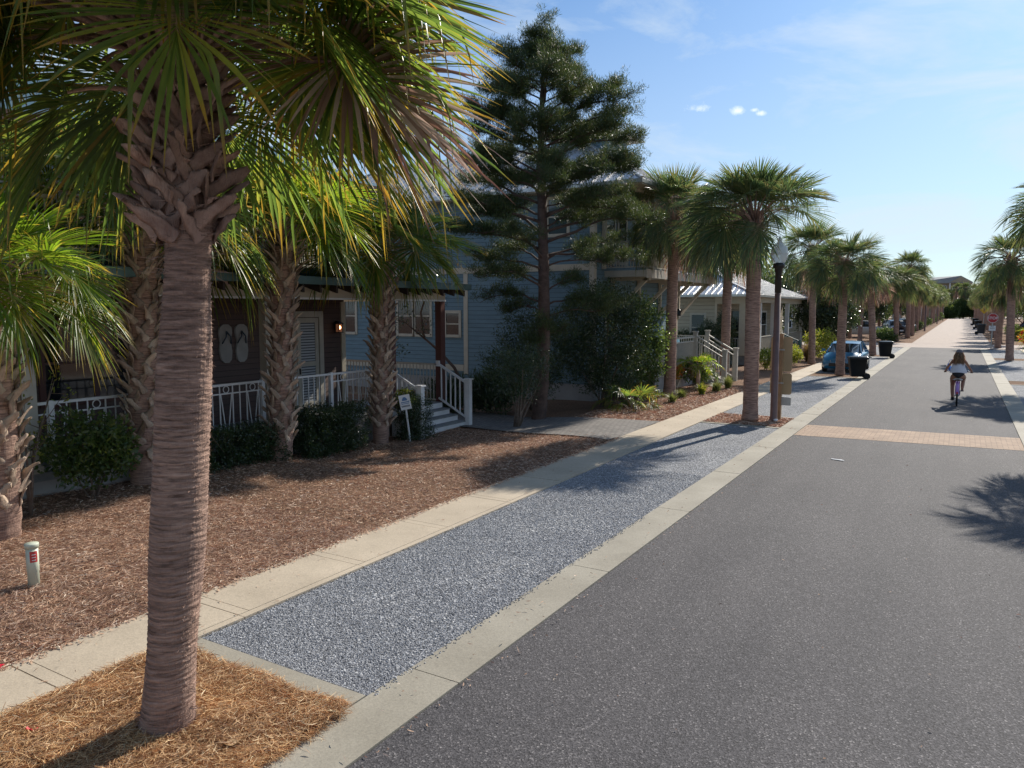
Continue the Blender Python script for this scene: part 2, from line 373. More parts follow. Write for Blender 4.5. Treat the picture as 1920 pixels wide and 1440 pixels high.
for (a,b) in ((3.86,4.16),(19.45,19.6),(21.42,21.55),(35.6,35.75),(37.5,37.62),(52.6,52.75),(54.6,54.72)):
    w=(b-a); g.box(-5.825,-3.822,a,b,-.12,.015)
    if w<.2: g.box(1.822,3.82,a,b,-.12,.015)
struct(g.build('bay_divider','kerb'))
# pavement slabs with open joints and scored edges
def slabs(name,x0,xs_,x1,y0,y1,step=1.683):
    g=G(); y=y0
    while y<y1:
        e=y+step; t=rng.uniform(-.003,.003)
        if y>14: g.box(x0,x1,y+.005,e-.005,-.1,.022+t)
        else:
            g.box(x0,xs_-.004,y+.006,y+.125,-.1,.022+t); g.box(x0,xs_-.004,y+.133,e-.006,-.1,.022+t); g.box(xs_+.004,x1,y+.004,e-.004,-.1,.021+t)
        y=e
    return struct(g.build(name,'concrete'))
slabs('pavement',-6.74,-5.92,-5.832,-20.58,66)
slabs('pavement',3.83,4.8,4.9,-20,66)
for i,(a,b) in enumerate(((4.166,19.445),(21.555,35.595),(37.625,52.595),(54.725,66.5))):
    sheet('gravel_bay',-5.826,-3.814,a,b,.002,'gravel')
for a,b in ((-10,19.445),(21.555,35.595),(37.625,52.595),(54.725,66.5)):
    sheet('gravel_bay',1.814,3.82,a,b,.002,'gravel')
sheet('cross_street',-70,70,67.3,75.6,-.002,'paver')
sheet('paver_road',-3.7,2.3,75.6,330,.002,'paver')
sheet('paver_road',-30,30,296,340,-.004,'paver')
# paver path from the pavement back to the steps
u=np.linspace(0,1,14)[:,None]; w=np.linspace(0,1,8)[None,:]
px=-6.76-u*7.2+0*w; lo=15.5+1.0*u+.5*np.sin(u*3); hi=19.0+.3*u+.2*np.sin(u*4); py=lo*(1-w)+hi*w
g=G(); g.grid(np.stack([px,py,yardz(px,py)+.03],-1)); struct(g.build('path','pathpaver'))
# strands of pine straw and mulch, and loose stones: nobody could count them
def strands(n,samp,L,W,lift,zf,segs=3,curl=.5):
    x,y=samp(n); th=rng.uniform(0,2*np.pi,n); l=L*rng.uniform(.5,1.3,n); k=rng.normal(0,curl,n)
    t=np.linspace(-.5,.5,segs+1)[None,:]
    a=th[:,None]+k[:,None]*t
    cx=x[:,None]+l[:,None]*t*np.cos(a); cy=y[:,None]+l[:,None]*t*np.sin(a)
    z=zf(cx,cy)+np.abs(rng.normal(0,lift,n))[:,None]+rng.normal(0,.22,n)[:,None]*l[:,None]*t+.012-(t**2)*rng.uniform(-.04,.10,n)[:,None]*l[:,None]*2
    z=np.maximum(z,zf(cx,cy)+.003)
    wd=W*rng.uniform(.6,1.4,n)[:,None]*(1-1.2*np.abs(t)*.9)
    tw=rng.uniform(0,np.pi,n)[:,None]
    ox=-np.sin(a)*wd/2*np.cos(tw); oy=np.cos(a)*wd/2*np.cos(tw); oz=wd/2*np.sin(tw)*.8
    A=np.stack([cx+ox,cy+oy,z+oz],-1); B=np.stack([cx-ox,cy-oy,z-oz],-1)
    return np.stack([A,B],2)
def zflat(x,y): return 0*x+.0
def mound(x,y): return .035+.05*sstep((3.8-y)/.8)*sstep((x+5.83)/.4)*sstep((-3.8-x)/.4)+.02*np.sin(x*7)*np.sin(y*6)
xx,yy=np.meshgrid(np.linspace(-5.826,-3.83,40),np.linspace(-3,3.86,80)); zz=mound(xx,yy)*sstep((3.86-yy)/.15)+.0
g=G(); g.grid(np.stack([xx,yy,zz],-1)); struct(g.build('mulch_bed','mulch'))
g=G()
g.grid(strands(46000,lambda n:(rng.uniform(-5.88,-3.76,n),3.92-np.abs(rng.normal(0,1.5,n))*1.15),.15,.0052,.014,mound,3,.9))
g.grid(strands(1500,lambda n:(rng.choice([-5.86,-3.8],n)+rng.normal(0,.035,n),3.9-np.abs(rng.normal(0,1.5,n))),.12,.004,.01,zflat,3,.9))
tag(g.build('pine_straw','straw'),'loose orange brown pine straw around the big palm in front',None,kind='stuff')
g=G()
def sy(n):
    y=1.5+15*rng.uniform(0,1,n)**1.35; x=-6.72-5.9*rng.uniform(0,1,n)**1.1; return x,y
def sy2(n):
    y=1.5+6*rng.uniform(0,1,n)**1.1; x=-6.72-4.4*rng.uniform(0,1,n); return x,y
g.grid(strands(62000,sy,.075,.0085,.009,yardz,2,.8))
g.grid(strands(52000,sy2,.13,.0045,.012,yardz,3,.9))
g.grid(strands(1800,lambda n:(-6.72+np.abs(rng.normal(0,.05,n)),rng.uniform(1,16,n)),.05,.012,.003,lambda x,y:0*x+.022,2,.8))
g.grid(strands(9000,lambda n:(rng.uniform(-9.5,-6.74,n),rng.uniform(19.2,29,n)),.11,.02,.012,yardz,2,.8))
g.grid(strands(7000,lambda n:(rng.uniform(-5.8,-3.83,n),rng.uniform(19.62,21.4,n)),.10,.018,.012,zflat,2,.8))
tag(g.build('mulch_litter','mulchbit'),'shredded brown mulch and straw covering the front yards',None,kind='stuff')
for a,b in ((19.6,21.42),(35.75,37.5),(52.75,54.6)):
    for x0,x1 in ((-5.82,-3.83),(1.83,3.81)): sheet('mulch_bed',x0,x1,a,b,.006,'mulch')
def stones(n,samp,r0):
    x,y=samp(n); k=5; ang=np.linspace(0,2*np.pi,k,endpoint=False)[None,None,:]+rng.uniform(0,6,n)[:,None,None]
    r=r0*rng.uniform(.45,1.25,n)[:,None,None]; prof=np.array([0.02,.75,1.0])[None,:,None]; hz=np.array([.95,.62,0])[None,:,None]
    jit=rng.uniform(.7,1.25,(n,3,k)); el=rng.uniform(.6,1.1,n)[:,None,None]
    X=x[:,None,None]+r*prof*jit*np.cos(ang); Y=y[:,None,None]+r*prof*jit*el*np.sin(ang)
    Z=.001+r*hz*rng.uniform(.6,1.1,(n,1,1))+0*X+ (np.cos(ang)*prof*r*rng.normal(0,.25,(n,1,1)))*(hz>0)
    return np.stack([X,Y,Z],-1)
def ruts(P):
    c=P[:,2,0,:2]; x,y=c[:,0],c[:,1]
    v=np.sin(x*3.1+y*1.3)+np.sin(x*5.3-y*2.1+1)+np.sin(x*9+y*6.1)+np.sin(y*11-x*4)*.8
    cx=-4.9+.32*(y-6.2); rt=((np.abs(x-cx)<.05)|(np.abs(x-cx-.22)<.04))&(y>5.4)&(y<7.6)
    return P[(rng.uniform(0,1,len(P))<np.clip(.93-.28*np.clip(v-1.3,0,2),.2,1))&~(rt&(rng.uniform(0,1,len(P))<.75))]
g=G()
g.grid(ruts(stones(72000,lambda n:(rng.uniform(-5.81,-3.82,n),4.18+9*rng.uniform(0,1,n)**1.5),.0082)),closed=True,smooth=False)
g.grid(stones(900,lambda n:(rng.choice([-5.84,-3.79],n)+rng.normal(0,.022,n),rng.uniform(4.2,10,n)),.008)+np.array([0,0,.012]),closed=True,smooth=False)
tag(g.build('loose_gravel','stone'),'loose blue grey gravel in the near parking bay',None,kind='stuff')
def edge(n):
    k=rng.integers(0,3,n); x=np.where(k==0,-3.30+np.abs(rng.normal(0,.10,n)),np.where(k==1,-3.55+rng.normal(0,.16,n),-6.3+rng.normal(0,.3,n))); return x,1+28*rng.uniform(0,1,n)**1.3
g=G(); g.grid(strands(520,edge,.045,.009,.002,lambda x,y:0*x+np.where(x<-3.31,.022,.003),2,.9)); g.grid(strands(260,lambda n:(rng.uniform(-3.3,1.3,n),2+30*rng.uniform(0,1,n)),.03,.010,.001,lambda x,y:0*x+.004,2,.9))
tag(g.build('leaf_litter','mulchbit'),'scattered dry leaf bits on the kerb, pavement and road edge',None,kind='stuff')
# ------------------------------------------------------------------ palms
UP=np.array([0,0,1.])
def frond(g,start,hub,fwd,roll=0,L=.95,nl=36,spread=2.0,segs=5,droop=.35,wmax=.04,mi=0,pr=.016,fold=.35,dead=0,breaks=.12,costa=.28,vf=True,deadmi=1,petmi=2,petk=5):
    start=np.array(start,float); hub=np.array(hub,float); fwd=nrm(fwd)
    # petiole
    d0=nrm(hub-start); mid=(start+hub)/2-fwd*.12*np.linalg.norm(hub-start)+UP*.10*np.linalg.norm(hub-start)
    tt=np.linspace(0,1,6)[:,None]; P=(1-tt)**2*start+2*tt*(1-tt)*mid+tt**2*hub
    g.tube(P,np.linspace(pr*1.7,pr*.75,6),petk,petmi,cap=False)
    side=nrm(np.cross(UP,fwd)) if abs(fwd[2])<.97 else nrm(np.cross([0,1,0],fwd))
    up=nrm(np.cross(fwd,side))
    side,up=side*math.cos(roll)+up*math.sin(roll),up*math.cos(roll)-side*math.sin(roll)
    th=np.linspace(-spread,spread,nl)+rng.normal(0,.02,nl); a=np.abs(th)/spread
    Lt=L*(1-.38*a**1.6)*(1+rng.normal(0,.05,nl))
    t=np.linspace(0,1,segs+1)
    org=hub+np.outer(costa*L*(1-a)**1.2,fwd)-np.outer(.10*L*(1-a)**2,up)
    d=np.cos(th)[:,None]*fwd+np.sin(th)[:,None]*side+up*(fold*np.sin(np.abs(th))-.15)[:,None]
    d/=np.linalg.norm(d,axis=1)[:,None]
    P=org[:,None,:]+d[:,None,:]*(Lt[:,None]*t)[...,None]
    dr=droop*rng.uniform(.45,1.3,nl)
    sag=dr[:,None]*Lt[:,None]*(.35*t**2+.65*t**4)
    P=P-UP*sag[...,None]
    br=rng.uniform(0,1,nl)<breaks
    tb=rng.uniform(.5,.75,nl)
    over=np.clip(t[None,:]-tb[:,None],0,1)*br[:,None]
    P=P-(d[:,None,:]*(over*Lt[:,None]*.8)[...,None])-UP*((over*Lt[:,None]*.95)[...,None])
    dth=2*spread/nl; w0=np.minimum(dth*Lt[:,None]*.46*1.08,wmax)
    ts=.48; w=np.where(t[None,:]<ts,w0*(.15+.85*np.minimum(1,t[None,:]/(.42))),w0*(1-(t[None,:]-ts)/(1-ts))**.62+.0012)
    wd=-np.sin(th)[:,None]*fwd+np.cos(th)[:,None]*side; wd/=np.linalg.norm(wd,axis=1)[:,None]
    tw=rng.normal(0,.5,nl)[:,None]*t[None,:]+rng.normal(0,.15,nl)[:,None]
    upd=np.cross(d,wd)
    wv=wd[:,None,:]*np.cos(tw)[...,None]+upd[:,None,:]*np.sin(tw)[...,None]
    e1=P+wv*(w/2)[...,None]; e2=P-wv*(w/2)[...,None]
    if vf:
        c=P-up*(w*.28)[...,None]; Q=np.stack([e1,c,e2],2)
    else: Q=np.stack([e1,e2],2)
    T=np.broadcast_to(t[None,:,None],Q.shape[:3])
    if dead>=1: g.grid(Q,deadmi,T)
    elif dead>0:
        dm=rng.uniform(0,1,nl)<dead
        if (~dm).any(): g.grid(Q[~dm],mi,T[~dm])
        if dm.any(): g.grid(Q[dm],deadmi,T[dm])
    else: g.grid(Q,mi,T)
def crown(g,c,n=34,L=.9,Lp=.95,nl=30,segs=4,seed=0,droop=.35,e_hi=85,e_lo=-52,wmax=.045,vf=True,bend=38,dead=2,r0=.08,avoid=None,skirt=0):
    rs=np.random.default_rng(seed)
    for i in range(n):
        u=(i+.5)/n; az=i*2.399963+rs.normal(0,.15); e0=R(e_hi+(e_lo-e_hi)*u**.9+rs.normal(0,6))
        lp=Lp*(.55+.6*min(1,u*2.2))*rs.uniform(.85,1.1)
        h=np.array([math.cos(az),math.sin(az),0.]); d=h*math.cos(e0)+UP*math.sin(e0)
        hub=np.array(c)+h*r0+d*lp; hub[2]-=.12*lp*(1-u)
        e1=e0-R(bend*(.45+.8*u)+rs.normal(0,6)); e1=max(e1,R(-86)); f=h*math.cos(e1)+UP*math.sin(e1)
        if avoid is not None and avoid(az,e0): continue
        frond(g,np.array(c)+h*r0*.5-UP*.25*u,hub,f,rs.normal(0,.35),L*rs.uniform(.88,1.1),nl,rs.uniform(1.75,2.15),segs,droop*(.5+1.1*u)*rs.uniform(.7,1.3),wmax,dead=(1 if i>=n-dead else 0),breaks=.08+.2*u,vf=vf,pr=.013)
def boots(g,axis,rad,z0,z1,rows,per,ln=.26,w=.085,flare=.35,lean=.55,mi=0,seed=0,flat=.018,rise=.85,tear=.0):
    """crossing leaf bases that sheath the trunk; axis(z)->xy, rad(z)"""
    rs=np.random.default_rng(seed); out=[]
    k=6; ang=np.linspace(0,2*np.pi,k,endpoint=False)
    for i in range(rows):
        z=z0+(z1-z0)*(i+.5)/rows
        for j in range(per):
            a=2*np.pi*(j+.5*(i%2)+rs.normal(0,.04))/per+ .2*i
            s=1 if (i%2) else -1
            n=np.array([math.cos(a),math.sin(a),0]); tg=np.array([-math.sin(a),math.cos(a),0])
            x,y=axis(z); p=np.array([x,y,z])+n*(rad(z)*.93); l=ln*rs.uniform(.75,1.25); fl=flare*rs.uniform(.5,1.5)
            rows_=[]
            for q,t in enumerate(np.linspace(0,1,6)):
                ang2=lean*s*rs.uniform(.9,1.1)
                pos=p+UP*l*t*rise+tg*math.sin(ang2)*l*t*.8+n*(fl*l*t**1.6+.012)
                # keep near the trunk surface for the wrapped part
                ww=w*(1-.45*t)*(1.05 if q<5 else .55)*(1+tear*rs.normal()*(q>0)); th_=flat*(1.2-.7*t)*(1+tear*rs.normal()); pos=pos+tear*rs.normal(0,.02,3)*(q>0)
                wdir=nrm(tg*math.cos(ang2)-UP*math.sin(ang2)*.6)
                nd=nrm(np.cross(wdir,nrm(UP+n*fl*1.5)))
                rows_.append(pos+np.cos(ang)[:,None]*wdir*ww/2+np.sin(ang)[:,None]*nd*th_+(tear*rs.normal(0,.016,(k,3))))
            rows_.append(np.repeat(pos[None],k,0))
            out.append(rows_)
    g.grid(np.array(out),mi,closed=True)
def trunk(g,axis,rad,z0,z1,nz=60,k=24,amp=.008,freq=26,mi=0,seed=0):
    rs=np.random.default_rng(seed); z=np.linspace(z0,z1,nz); a=np.linspace(0,2*np.pi,k,endpoint=False)
    ph=rs.uniform(0,6,8); rows=[]
    for zz in z:
        wob=.35*np.sin(a+ph[0])+.2*np.sin(2*a+ph[1]+zz*2)+.15*np.sin(3*a+zz*5+ph[2])
        saw=((zz*freq/2/np.pi*1.0+wob)%1.0)
        r=rad(zz)*(1+.02*np.sin(2*a+ph[3]+zz)+.015*np.sin(3*a+ph[4]-zz*2))+amp*(saw-.5)*2*(.5+.5*np.sin(a*2+zz*3+ph[5])**2)+amp*.6*rs.normal(0,1,k)*.5
        x,y=axis(zz); rows.append(np.stack([x+r*np.cos(a),y+r*np.sin(a),np.full(k,zz)],-1))
    g.grid(np.array(rows),mi,closed=True)
    return g
def fibres(g,axis,rad,z0,z1,n,a0,a1,l=.04,w=.007,mi=0):
    z=rng.uniform(z0,z1,n); a=rng.uniform(a0,a1,n); P=[]
    for zz,aa in zip(z,a):
        x,y=axis(zz); nn=np.array([math.cos(aa),math.sin(aa),0]); tg=np.array([-math.sin(aa),math.cos(aa),0]); r=rad(zz)
        p=np.array([x,y,zz])+nn*(r-.003); d=nrm(nn*rng.uniform(.2,1)+tg*rng.normal(0,.9)+UP*rng.normal(-.1,.25)); ll=l*rng.uniform(.4,1.4)
        s=nrm(np.cross(d,nn))*w/2*rng.uniform(.5,1.5)
        P.append([[p-s,p+s],[p+d*ll*.6-s*.6,p+d*ll*.6+s*.6],[p+d*ll-UP*.004,p+d*ll-UP*.004]])
    g.grid(np.array(P),mi)
B31=R(30.96); RT=np.array([math.cos(B31),math.sin(B31),0]); AW=np.array([-math.sin(B31),math.cos(B31),0])   # street-side basis used for the big palm's leaves
CM=['frond','frond_dead','boot']
# --- the big palm in front
t=thing('palm_tree','big sabal palm at the front with bare ringed trunk and a drooping brown leaf','palm tree',(-4.66,3.03,0))
def ax1(z):
    u=z/3.4; return -4.66+.44*u-.04*u*(1-u)*4*.3,3.03+.02*u+.03*math.sin(u*3)
def rd1(z): return .172-.006*math.sin(z*2.2)+.006*math.sin(z*5+1)+(.018*max(0,.25-z)/.25)-.026*sstep((z-1.7)/1.6)
g=G(); trunk(g,ax1,rd1,-.05,3.55,440,80,.0042,150,seed=3); fibres(g,ax1,rd1,.05,3.35,2200,-1.3,2.2,.032,.004); fibres(g,ax1,rd1,.0,.25,260,-3,3,.05,.006)
g.build('trunk','palmbark',t)
g=G()
def ax1b(z): return -4.22+.02*(z-3.3)-.03,3.05
boots(g,ax1b,lambda z:.150+.02*sstep((z-3.2)/.3)-.05*sstep((z-3.7)/.7),3.40,4.75,16,7,.29,.105,.36,1.05,0,5,.011,.58,.22)
boots(g,ax1b,lambda z:.14,3.45,4.8,14,6,.20,.055,.6,.9,0,6,.007,.6,.4)
trunk(g,ax1b,lambda z:.150,3.5,4.7,30,24,.012,20,seed=4)
fibres(g,ax1b,lambda z:.18,3.2,4.5,700,-3.1,3.1,.12,.003)
g.build('leaf_base','boot',t)
g=G(); C1=np.array([-4.24,3.05,4.62])
def rel(r,a,z): return C1+RT*r+AW*a+UP*z
hand=[ # hub(right,away,up), fwd(right,away,up), L, droop, dead, roll, nl
 ((.28,-.62,.02),(.25,-.75,-.55),.95,.35,0,0,44),
 ((.98,.1,.46),(.93,.1,.0),.86,.12,0,1.25,46),
 ((.95,-.1,-.10),(.80,-.2,-.55),1.0,.35,.12,.85,56),
 ((1.02,-.22,-.16),(.86,-.1,-.35),.95,.5,1,1.0,34),
 ((.50,-.45,.14),(.9,-.35,.05),.66,.15,0,.9,44),
 ((.95,.25,.55),(.6,.1,-.75),.95,.35,0,.3,44),
 ((.55,.5,.75),(.8,.2,-.4),.95,.35,0,.5,42),
 ((-.35,-.6,.30),(-.55,-.6,-.5),.95,.4,0,-.4,44),
 ((-.85,-.35,.35),(-.8,-.3,-.5),.98,.45,0,-.8,44),
 ((-1.05,.2,.25),(-.75,.1,-.68),1.0,.4,0,-.6,44),
 ((-.75,.1,-.25),(-.6,-.1,-.8),.95,.35,0,-.3,42),
 ((-1.3,-.2,.75),(-.85,-.2,-.35),1.0,.4,0,-.9,44),
 ((-.3,-.3,.85),(-.4,-.5,.1),1.0,.4,0,0,44),
 ((.25,.1,1.1),(.2,-.1,.9),1.0,.25,0,0,40),
 ((.75,-.2,.85),(.8,-.3,.35),1.0,.3,0,.4,44),
 ((.7,.3,.85),(.9,.2,.15),.85,.3,0,.9,44),
 ((-.7,.4,.85),(-.8,.3,.2),1.0,.35,0,-.5,42),
 ((-1.3,.5,.55),(-.9,.2,-.2),1.0,.4,0,-.8,42),
 ((.35,.75,.35),(.3,.8,-.3),.95,.35,0,0,40),
 ((-.45,.85,.2),(-.3,.8,-.4),.95,.35,0,0,40),
 ((.80,.35,.0),(.55,.2,-.75),.95,.3,0,.2,44),
 ((-1.45,-.35,.35),(-.6,-.3,-.75),.95,.4,0,-.6,44),
 ((-1.0,-.75,.75),(-.5,-.5,-.7),1.0,.4,0,-.2,44),
 ((-.15,-.75,.75),(-.1,-.6,-.75),.95,.35,0,.1,42),
 ((.75,.0,.30),(.75,-.1,-.5),.9,.4,0,.6,44),
 ((-1.6,.2,.1),(-.6,.1,-.7),.95,.35,0,-.4,42),
 ((.15,-.35,.6),(.1,-.5,-.5),.8,.3,0,0,40),
 ((-.95,-.1,.0),(-.8,-.2,-.5),.9,.3,0,-.7,44), ((-1.25,.4,.25),(-.8,.2,-.45),.95,.3,0,-.5,44), ((-.8,.6,.1),(-.5,.5,-.6),.95,.3,0,0,44), ((-1.1,-.5,.15),(-.7,-.45,-.5),.9,.35,0,-.5,44), ((-1.6,0,.55),(-.9,0,-.4),.95,.3,0,-.6,44), ((-.6,-.1,.15),(-.9,0,-.35),.8,.25,0,-.9,44),
 ((1.0,.5,.1),(.6,.5,-.6),.95,.3,.05,.2,46), ((.92,.3,-.08),(.6,.3,-.6),.85,.3,.05,.6,48), ((.55,.4,.0),(.4,.4,-.75),.95,.3,0,.1,46), ((-.55,.5,-.05),(-.4,.4,-.75),.95,.3,0,-.1,46), ((-1.15,.1,.05),(-.6,.2,-.75),.95,.3,0,-.3,46), ((-1.5,.3,.3),(-.7,.2,-.6),1.,.3,0,-.3,46), ((.7,.1,-.05),(.7,-.2,-.65),.9,.3,0,.5,46),
]
for i,(h,f,L,dr,de,ro,nl) in enumerate(hand):
    hw=rel(*h); fw=RT*f[0]+AW*f[1]+UP*f[2]; hr=nrm([hw[0]-C1[0],hw[1]-C1[1],0])
    frond(g,C1+hr*.12+UP*(-.35 if h[2]<0 else -.1),hw,fw,ro,L*(.85 if de==1 else 1),int(nl*1.3),1.95,7,dr*.40,.05,dead=de,breaks=.10,pr=.013,petk=8)
rtaz=math.atan2(-AW[1],-AW[0])
def av(az,e0):
    d=(az-rtaz+math.pi)%(2*math.pi)-math.pi
    return (abs(d)<R(42) and e0<R(25)) or (abs(d)<R(75) and e0<R(-18))
crown(g,C1+UP*.10,58,.86,.84,54,6,91,.10,88,-12,.05,dead=1,avoid=av,bend=30)
crown(g,C1+UP*.2,22,.86,.90,50,6,92,.1,70,8,.05,dead=0,avoid=av,bend=30)
g.build('crown',['frond','frond_dead','boot'],t,tv=True)
# --- sabal palms in the yards, trunks sheathed in crossing leaf bases
def yardpalm(x,y,z,h,topx,topy,rr,label,seed,grey='bootgrey',n=46,L=1.0,Lp=1.0,bright='frond',zb=.35,full=True,e_lo=-8):
    t=thing('palm_tree',label,'palm tree',(x,y,z),group='sabal palms in front of the porch')
    ax=lambda zz:(x+(topx-x)*(zz-z)/h,y+(topy-y)*(zz-z)/h); rd=lambda zz:rr*(.92+.08*math.sin((zz-z)*2))
    g=G(); trunk(g,ax,rd,z-.1,z+h,60,24,.008,24,seed=seed); g.build('trunk','palmbark',t)
    g=G(); rows=int((h-zb)/.15); boots(g,ax,rd,z+zb,z+h-.05,rows,6,.30,.13,.42,.80,0,seed,.016,.8,.2)
    boots(g,ax,lambda q:rr*.95,z+h-.75,z+h,5,8,.42,.06,.75,.35,0,seed+9,.012); g.build('leaf_base',grey,t)
    g=G(); crown(g,(topx,topy,z+h+.25),n,L,Lp,50,5,seed,.18,86,e_lo,.05,dead=0); g.build('crown',[bright,'frond_dead','boot'],t,tv=True)
    return t
yardpalm(-10.85,4.80,0,3.15,-10.45,4.72,.27,'sabal palm at the left edge with bright fresh fronds and jagged leaf bases',21,n=38,L=.80,Lp=.66,bright='frond_bright',e_lo=-20)
yardpalm(-12.15,7.75,-.02,4.25,-12.05,7.8,.27,'sabal palm behind the big front trunk, criss cross trunk in front of the railing',22,n=60,L=1.15,Lp=1.2,e_lo=-5)
yardpalm(-11.95,10.6,-.12,4.35,-11.62,10.55,.245,'sabal palm between the sandal art and the glazed door, lattice trunk',23,bright='frond_bright',e_lo=6,n=52)
yardpalm(-12.10,13.9,-.24,4.3,-11.85,13.75,.21,'sabal palm left of the porch steps beside the small yard sign',24,e_lo=-8,n=54)
# --- smooth trunked street palms: a few kinds built once, then copied
def streetpalm(h,rr,seed,label,loc,rz=0,scale=None,group='sabal palms lining the street',n=54,nl=44,segs=4,lean=.12,L=.9,Lp=.95,vf=True,mats='frond_far',dead=2,bootz=.75,k=20,nz=70,elo=-50,avoid=None):
    t=thing('palm_tree',label,'palm tree',(0,0,0),group=group)
    rs=np.random.default_rng(seed); lx,ly=rs.normal(0,lean,2)
    ax=lambda z:(lx*(z/h)**1.5,ly*(z/h)**1.5); rd=lambda z:rr*(1.0+.22*max(0,.3-z)/.3-.10*z/h)
    g=G(); trunk(g,ax,rd,-.08,h-bootz+.15,nz,k,.006,60,seed=seed); g.build('trunk','palmbark',t)
    g=G(); boots(g,ax,lambda z:rr*.98,h-bootz,h,5,8,.34,.10,.55,.6,0,seed,.018); trunk(g,ax,lambda z:rr*.9,h-bootz,h+.05,12,14,.01,20,seed=seed); g.build('leaf_base','boot',t)
    g=G(); crown(g,(lx,ly,h+.1),n,L,Lp,nl,segs,seed,.16,86,elo,.055,vf,dead=dead,avoid=avoid); g.build('crown',[mats,'frond_dead','boot'],t,tv=True)
    t.location=loc; t.rotation_euler=(0,0,rz)
    if scale: t.scale=scale
    return t
pA=streetpalm(5.25,.20,31,'sabal palm sharing the mulch bed with the brown lamp post',(-4.74,20.35,0),0,None,n=84,nl=54,segs=5,mats='frond_far',L=.90,Lp=1.08,elo=-30,dead=0,avoid=lambda az,e0:(-1.1<((az+math.pi)%(2*math.pi)-math.pi)<1.25 and e0<R(18)))
pB=streetpalm(5.0,.19,32,'sabal palm standing in front of the blue parked car',(-4.6,36.5,0),1.0)
pC=streetpalm(5.4,.20,33,'sabal palm left of the porch stairs with the tallest bare trunk, by the dark shrub',(-8.7,25.3,-.02),.4,(1,1,1.16))
pD=streetpalm(4.6,.21,34,'sabal palm with a pinkish trunk just beyond the stop sign on the right',(2.52,69.3,0),2.0)
pE=streetpalm(5.2,.2,35,'sabal palm between the blue car and the far left bin',(-4.84,53.6,0),.7,(1.05,1.05,.98),lean=.3,n=40,dead=7)
pF=streetpalm(4.8,.185,36,'grey trunked sabal palm in the right gravel strip before the stop sign',(2.5,52.1,0),5.2,(1.15,1.15,1.22),lean=.22,n=62,elo=-62,dead=4,L=.8)
PR=[pB,pC,pD,pE,pF]
def cp(i,x,y,rz,label,s=1,sz=None,group='sabal palms lining the street'):
    return dup(PR[i%5],(x,y,0),rz,label,group,(s,s,sz or s))
cp(1,-8.75,32.6,2.2,'sabal palm rising beside the cream stair newels of the blue house',1,1.12)
cp(0,-6.9,43.2,3.0,'slender sabal palm by the corner of the metal roofed cottage',.95,1.22)
cp(2,3.15,20.3,4.1,'sabal palm off the right kerb that shades the near road',.95,1.12)
cp(1,3.45,36.6,1.1,'large sabal palm at the right edge, level with the cyclist',1.28,1.30)
ordn=['first','second','third','fourth','fifth','sixth','seventh','eighth','ninth','tenth','eleventh','twelfth','thirteenth','fourteenth','fifteenth','sixteenth','seventeenth','eighteenth','nineteenth','twentieth','twenty-first','twenty-second','twenty-third','twenty-fourth','twenty-fifth','twenty-sixth','twenty-seventh','twenty-eighth']
for i in range(28):
    y=80+i*7.5+rng.uniform(-1.5,1.5)
    cp(i,-4.9+rng.normal(0,.2)-(.4 if i>3 else 0),y,rng.uniform(0,6),f'sabal palm in the left roadside row beyond the cross street, {ordn[i]} from the crossing',1.12+rng.normal(0,.06),1.20+rng.normal(0,.07),'palms in the left row beyond the cross street')
for i in range(26):
    y=78+i*8.2+rng.uniform(-1.5,1.5)
    cp(i+1,3.1+rng.normal(0,.15)+(.3 if i>3 else 0),y,rng.uniform(0,6),f'sabal palm in the right roadside row beyond the stop sign, {ordn[i]} from the crossing',1.05+rng.normal(0,.05),1.05+rng.normal(0,.06),'palms in the right row beyond the stop sign')
for i,(x,y) in enumerate(((-8.6,59),(-9.3,66),(-8.2,78),(-9.8,84),(-8.8,96),(-9.5,112),(-9,130),(-9.4,150),(-9.2,175),(-9.6,205))):
    cp(i,x,y,rng.uniform(0,6),f'sabal palm in the second row behind the left roadside palms, {ordn[i]} from the camera',1.0,rng.uniform(.95,1.2),'second row palms on the left')
for i,(x,y) in enumerate(((6.8,60),(7.2,78),(6.6,95),(7.4,120),(7,150),(7.5,190))):
    cp(i,x,y,rng.uniform(0,6),f'sabal palm in the second row behind the right roadside palms, {ordn[i]} from the camera',1.05,rng.uniform(1.0,1.2),'second row palms on the right')
for i in range(9):
    cp(i,-11+i*2.9+rng.uniform(-.7,.7),292+rng.uniform(-4,4),rng.uniform(0,6),f'sabal palm in the cluster closing the street end, {ordn[i]} from its left end',1.25,1.75+rng.normal(0,.15),'palms at the end of the street')
# ------------------------------------------------------------------ leaves and shrubs
def leaves(g,C,n,spread,l,w,mi=0,upb=.3,flat=1.0,seed=None):
    """C (m,3) clump centres; n leaves per clump"""
    m=len(C); c=np.repeat(np.asarray(C,float),n,0); k=len(c)
    off=rng.normal(0,1,(k,3)); off/=np.linalg.norm(off,axis=1)[:,None]; rad=rng.uniform(0,1,k)**.5
    sp=np.broadcast_to(spread,(m,)).repeat(n)
    p=c+off*(rad*sp)[:,None]*np.array([1,1,flat])
    d=off*.7+rng.normal(0,.6,(k,3)); d[:,2]+=upb; d/=np.linalg.norm(d,axis=1)[:,None]
    s=np.cross(d,rng.normal(0,1,(k,3))); s/=np.linalg.norm(s,axis=1)[:,None]
    ll=l*rng.uniform(.6,1.3,k)[:,None]; ww=w*rng.uniform(.7,1.3,k)[:,None]
    nn=np.cross(d,s)
    P=np.stack([np.stack([p-s*ww*.12,p+s*ww*.12],1),np.stack([p+d*ll*.5-s*ww*.5+nn*ww*.1,p+d*ll*.5+s*ww*.5+nn*ww*.1],1),np.stack([p+d*ll-s*ww*.06,p+d*ll+s*ww*.06],1)],1)
    g.grid(P,mi)
